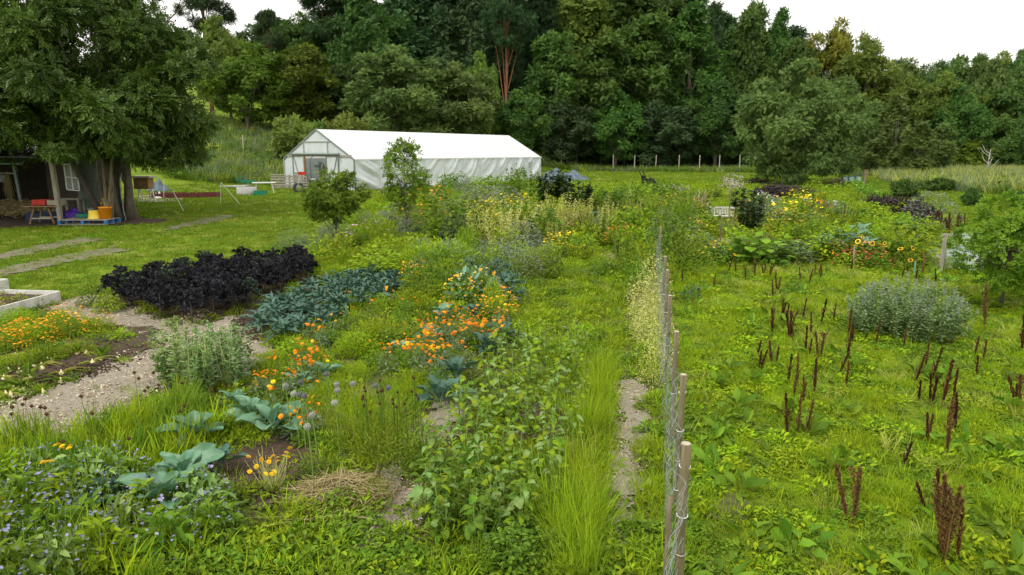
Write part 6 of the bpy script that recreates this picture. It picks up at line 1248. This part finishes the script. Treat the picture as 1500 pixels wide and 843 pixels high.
def WX(px, y): return at(px, y)
gz = lambda x, y: float(T(x, y))
sx0 = -21.0; sz = gz(-21, 31)
shed = thing('open_shed', 'dark open-fronted wooden shed under the big tree', 'shed', (sx0, 31, sz))
def sp(name, b, m, smooth=False, lab=None): return ob(name, b.mesh(name, [m], smooth), shed, label=lab)
b = Buf(); bar(b, (WX(89, 29)-sx0, -2, -.1), (WX(86, 29)-sx0, -2, 2.9), .16); sp('post', b, 'wood_grey')
b = Buf(); bar(b, (WX(39, 32.5)-sx0, 1.3, -.1), (WX(34, 32.5)-sx0, 1.3, 2.6), .12); sp('post', b, 'steel_grey')
b = Buf(); bar(b, (-15, -1.8, -.1), (-15, -1.8, 2.9), .16); sp('post', b, 'wood_grey')
b = Buf(); bar(b, (-9, 1.3, 2.05), (WX(36, 32.5)-sx0, 1.3, 2.0), .07); sp('beam', b, 'wood_grey'); b = Buf(); bar(b, (-15, -2.1, 2.85), (1.9, -2.1, 2.85), .14, h=.2); sp('beam', b, 'wood_dark')
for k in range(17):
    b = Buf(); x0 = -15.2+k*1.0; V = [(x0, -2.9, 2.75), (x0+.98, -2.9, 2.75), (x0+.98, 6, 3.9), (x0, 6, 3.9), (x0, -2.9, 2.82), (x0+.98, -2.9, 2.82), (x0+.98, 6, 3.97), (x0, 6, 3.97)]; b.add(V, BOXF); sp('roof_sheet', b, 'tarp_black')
b = Buf(); V = [(WX(10, 32)-sx0, .2, 2.45), (WX(60, 32)-sx0, .2, 2.42), (WX(54, 33)-sx0, 1.9, 2.75), (WX(20, 33)-sx0, 1.9, 2.8)]; V += [(p[0], p[1], p[2]+.05) for p in V]; b.add(V, BOXF); sp('translucent_roof_sheet', b, 'hive_blue', lab='pale blue corrugated sheet at the shed front')  # the sheet itself is coloured pale blue
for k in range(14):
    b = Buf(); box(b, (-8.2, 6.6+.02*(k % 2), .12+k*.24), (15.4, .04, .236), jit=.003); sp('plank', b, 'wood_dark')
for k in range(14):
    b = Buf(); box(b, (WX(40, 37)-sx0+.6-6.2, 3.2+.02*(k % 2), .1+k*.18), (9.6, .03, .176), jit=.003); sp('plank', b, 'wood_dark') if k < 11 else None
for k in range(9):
    b = Buf(); box(b, (-.5, 1.2+k*.6, 1.5), (.04, .58, 3.0)); sp('side_board', b, 'wood_dark')  # dark boards added to stand in for the black shade inside the shed
pw = (WX(150, 31)-WX(119, 31))
for k in range(4):
    b = Buf(); box(b, (WX(119, 31)-sx0+pw*(k+.5)/4, 0, 1.32), (pw/4-.01, .04, 2.75)); sp('green_panel', b, 'board_green', lab='dull green panel board under a wire grid')
b = Buf()
for k in range(13): x = WX(119, 31)-sx0+pw*k/12; tube(b, [(x, -.06, 0), (x, -.06, 2.7)], .008, 4)
for k in range(15): tube(b, [(WX(119, 31)-sx0, -.065, .1+k*.18), (WX(150, 31)-sx0, -.065, .1+k*.18)], .008, 4)
tagk(sp('wire_grid', b, 'steel_grey'), 'stuff')
wx0 = WX(103, 30.5)-sx0; w = b = Buf()
for p, q in (((0, 0), (.55, -.05)), ((0, .55), (.55, .5)), ((0, 1.1), (.55, 1.1)), ((.28, 0), (.28, 1.1)), ((0, 0), (0, 1.1)), ((.55, -.05), (.55, 1.1))): bar(b, (wx0+p[0], -.5, 1.35+p[1]), (wx0+q[0], -.5, 1.35+q[1]), .045)
sp('window_frame', b, 'plastic_white', lab='loose white window frame with four openings')
b = Buf(); box(b, (wx0+.27, -.49, 1.9), (.5, .006, 1.05)); sp('pane', b, 'plastic_grey')
b = Buf(); box(b, (WX(13, 33.5)-sx0, 2.2, 1.72), (.62, .05, .34)); sp('shelf_board', b, 'plastic_grey'); b = Buf(); blob(b, (WX(12, 33.5)-sx0, 2.13, 1.68), (.13, .04, .12), flat=0, jit=.02); o = sp('white_dish', b, 'plastic_white')
b = Buf()
for k in range(40): a = R.normal(0, .09); tube(b, [(WX(29, 33.5)-sx0+a*.3, 2.0, 2.05), (WX(28, 33.5)-sx0+a*1.6, 2.0, R.uniform(.7, 1.2))], .008, 3)
o = ob('hanging_straw_bundle', b.mesh('hanging_straw_bundle', ['straw']), None, (sx0, 31, sz)); tagk(o, 'stuff', 'dry straw bundle hanging from the shed beam', 'straw bundle')
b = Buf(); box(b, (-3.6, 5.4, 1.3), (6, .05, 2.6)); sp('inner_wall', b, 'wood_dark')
# table and things around the shed
t = thing('trestle_table', 'rough brown wooden table on sloping trestle legs before the shed', 'table', (WX(68, 29.3), 29.3, gz(-20, 29.3)), .05)
for k in range(5): b = Buf(); box(b, (0, -.36+k*.18, .76), (1.5, .17, .04), jit=.003); ob('plank', b.mesh('plank', ['wood_brown']), t)
for s in (-.35, .35):
    for q in (-.33, .33): b = Buf(); bar(b, (s*1.45, q, 0), (s*.8, q*.8, .74), .06); ob('leg', b.mesh('leg', ['wood_brown']), t)
for q in (-.3, .3): b = Buf(); bar(b, (-.45, q, .25), (.45, q, .25), .05); ob('stretcher', b.mesh('stretcher', ['wood_cut']), t)
tx, ty, tz = t.location; b = Buf(); box(b, (0, 0, .11), (.62, .3, .2)); o = ob('wooden_box', b.mesh('wooden_box', ['wood_cut']), None, (tx+.45, ty+.1, tz+.785)); o['label'] = 'plain wooden box on the trestle table beside the red crate'; o['category'] = 'box'
def pallet_flat(x, y, rz, lab):
    t = thing('flat_pallet', lab, 'pallet', on(x, y), rz)
    for k in range(6): b = Buf(); box(b, (0, -.5+k*.2, .235), (2.0, .13, .025), jit=.004); ob('plank', b.mesh('plank', ['wood_grey']), t)
    for k in range(3): b = Buf(); box(b, (0, -.5+k*.5, .05), (2.0, .12, .025)); ob('plank', b.mesh('plank', ['wood_grey']), t)
    for sx in (-.94, 0, .94):
        for sy in (-.5, 0, .5): b = Buf(); box(b, (sx, sy, .143), (.12, .12, .155)); ob('block', b.mesh('block', ['plastic_blue']), t)
    return t
px_, py_ = WX(131, 28.9), 28.9; pallet_flat(px_, py_, .04, 'low wooden pallet with blue blocks between shed post and big tree')
bucket((px_+.28, py_-.1, gz(px_, py_)+.25), .24, .36, 'plastic_yellow', 'yellow bucket standing upside down on the blue-blocked pallet', 'yellow_bucket', True)
bucket((px_+.72, py_, gz(px_, py_)+.25), .25, .5, 'plastic_orange', 'orange flower pot on the blue-blocked pallet', 'orange_pot'); bucket((px_-.02, py_+.2, gz(px_, py_)+.25), .12, .4, 'plastic_grey', 'grey jar beside the yellow upturned bucket', 'jar')
pl = thing('potted_plant', 'thin plant with orange flowers growing from the orange pot', 'plant', (px_+.72, py_, gz(px_, py_)+.6)); b = stems(7, .1, .5, .008, 0); ob('stems', b.mesh('stems', ['stem_pale']), pl); b = dome_fl(14, .2, .55, .1, .07, .3, OVAL); tagk(ob('flowers', b.mesh('flowers', ['orange']), pl), 'stuff')
b = Buf(); blob(b, (0, 0, .22), (.36, .28, .30), 0, 14, 9, .05); blob(b, (.1, -.02, .50), (.12, .1, .12), 0, 8, 6, .1)
o = ob('purple_sack', b.mesh('purple_sack', ['plastic_purple'], True), None, (WX(107, 30.2), 30.2, gz(-19, 30))); o['label'] = 'bright purple sack under the grey stand in the shed'; o['category'] = 'sack'
t = thing('grey_stand', 'small grey wooden stand behind the shed post', 'stand', (WX(108, 30.6), 30.6, gz(-19, 30.6)))
b = Buf(); box(b, (0, 0, .95), (.9, .5, .06)); ob('top', b.mesh('top', ['wood_grey']), t)
for sx in (-.4, .4):
    for sy in (-.2, .2): b = Buf(); box(b, (sx, sy, .46), (.07, .07, .92)); ob('leg', b.mesh('leg', ['wood_grey']), t)
b = Buf()
for k in range(650):
    a = R.random()*6.28; q = math.sqrt(R.random()); p = np.array([1.9*q*cos(a), .8*q*sin(a), .15+.7*(1-q)**.8*R.random()]); d = unit(R.normal(size=3)*[1, .6, .25])*R.uniform(.2, .55); tube(b, [p-d, p+[0, 0, .06], p+d], .012, 3, cap=False)
tagk(ob('straw_pile', b.mesh('straw_pile', ['straw']), None, on(WX(18, 31.5), 31.5)), 'stuff', 'pile of dry stalks lying in front of the shed', 'straw pile')
for k, (dx, ln) in enumerate(((163, .02), (158, -.06), (160.5, .1))):
    x = WX(dx, 29.2); b = Buf(); tube(b, [(0, 0, -.05), (ln*2.6, .5, 3.0)], .06, 6); o = ob('leaning_pole', b.mesh('leaning_pole', ['wood_post']), None, on(x, 29.2-.1*k)); o['category'] = 'pole'; o['label'] = ['bare wooden pole leaning into the big tree, nearest its trunks', 'bare wooden pole leaning into the big tree, nearest the green panel', 'bare wooden pole leaning into the big tree, between two others'][k]
b = Buf(); a = np.linspace(0, 1, 30); tube(b, np.stack([-.07*np.sin(a*4)-.1*a, .02*np.cos(a*20), 2.1-2.05*a], -1), .018, 6); o = ob('hose', b.mesh('hose', ['plastic_grey'], True), None, (TX+.75, TY-.75, TZ)); o['label'] = 'grey hose hanging on the big tree trunks'; o['category'] = 'hose'
x, y = G(203, 298); t = thing('wooden_cabinet', 'small tan wooden cabinet on a white stand just right of the big tree trunks', 'cabinet', on(x+.4, y), 0)
b = Buf(); box(b, (0, 0, 1.1), (.8, .6, .6)); ob('body', b.mesh('body', ['wood_brown']), t); b = Buf(); box(b, (0, 0, 1.46), (1.1, .8, .1)); ob('lid', b.mesh('lid', ['wood_cut']), t)
for sx in (-.3, .35): b = Buf(); bar(b, (sx-.1, 0, 0), (sx, 0, .8), .05); bar(b, (sx+.12, .2, 0), (sx, .1, .8), .05); ob('leg', b.mesh('leg', ['plastic_white']), t)

# ------------------------------------------------------------------ labels of the repeated plants, said from the nearest landmark
LM = [(n, np.array(G(px, py))) for n, px, py in (('the greenhouse corner', 523, 280), ('the white bench', 1056, 327), ('the round-headed young tree', 494, 365), ('the open-crowned sapling', 596, 340), ('the black kale bed', 310, 440), ('the dark climbing columns', 828, 312), ('the catmint bush', 1327, 480), ('the A-frame', 1377, 398),
      ('the closest fence post', 1005, 740), ('the broad bean bush', 300, 560), ('the yellow-flowered stalks', 400, 715), ('the small chip patch', 882, 380), ('the strap-leaved kale', 480, 460), ('the lilac bushes', 720, 315), ('the dark spiky bush', 1092, 340), ('the sunflower patch', 1290, 375), ('the black pot', 1094, 293), ('the long dark hedge', 1320, 322),
      ('the dry stalk heap', 500, 728), ('the marigold drift', 660, 510), ('the tall crop row', 860, 680), ('the far fence end', 972, 365), ('the bare plot', 1085, 357), ('the greenhouse far end', 795, 266), ('the curved chip path', 170, 560), ('the whitewashed raised bed', 60, 450), ('the flat dark netting', 850, 398), ('the grass path', 830, 460), ('the lawn cart', 953, 274),
      ('the narrow fence path', 925, 620), ('the pale spires', 790, 355), ('the left border', 5, 720), ('the short dark hedge', 1150, 296), ('the lone brassica', 645, 600), ('the onion bed', 90, 550), ('the yellow flower row', 740, 340), ('the ground sheet', 1400, 380))]+[(n, np.array([at(px, d), d])) for n, px, d in (('the red-trunked pine', 744, 106), ('the golden tree', 1212, 112), ('the big round tree', 1168, 62), ('the central aspen', 940, 108), ('the dark spruce', 790, 112), ('the tallest poplar', 1093, 120), ('the skyline oak', 440, 118), ('the pale bare tree', 1445, 86), ('the greyish tree', 1437, 118))]
groups = {}
for o, look in AUTO:
    p = np.array(o.location[:2]); i = min(range(len(LM)), key=lambda k: np.linalg.norm(LM[k][1]-p)/max(1, LM[k][1][1]*.08)); dx, dy = p-LM[i][1]
    rel = ('right of' if dx > 0 else 'left of') if abs(dx) > abs(dy)*.8 else ('behind' if dy > 0 else 'in front of')
    groups.setdefault((look, rel, LM[i][0]), []).append((float(np.hypot(dx, dy)), o))
for (look, rel, lm), lst in groups.items():
    lst.sort(key=lambda q: q[0])
    for k, (_, o) in enumerate(lst):
        o['label'] = f"{look} {rel} {lm}" + ('' if len(lst) == 1 else ', closest to it' if k == 0 else f', {ordn(k+1)} closest')
        if len(o['label'].split()) > 16: o['label'] = o['label'].replace(' closest to it', ' closest').replace('the closest fence post', 'the fence end post').replace('the open-crowned sapling', 'the sapling').replace('the round-headed young tree', 'the round tree')
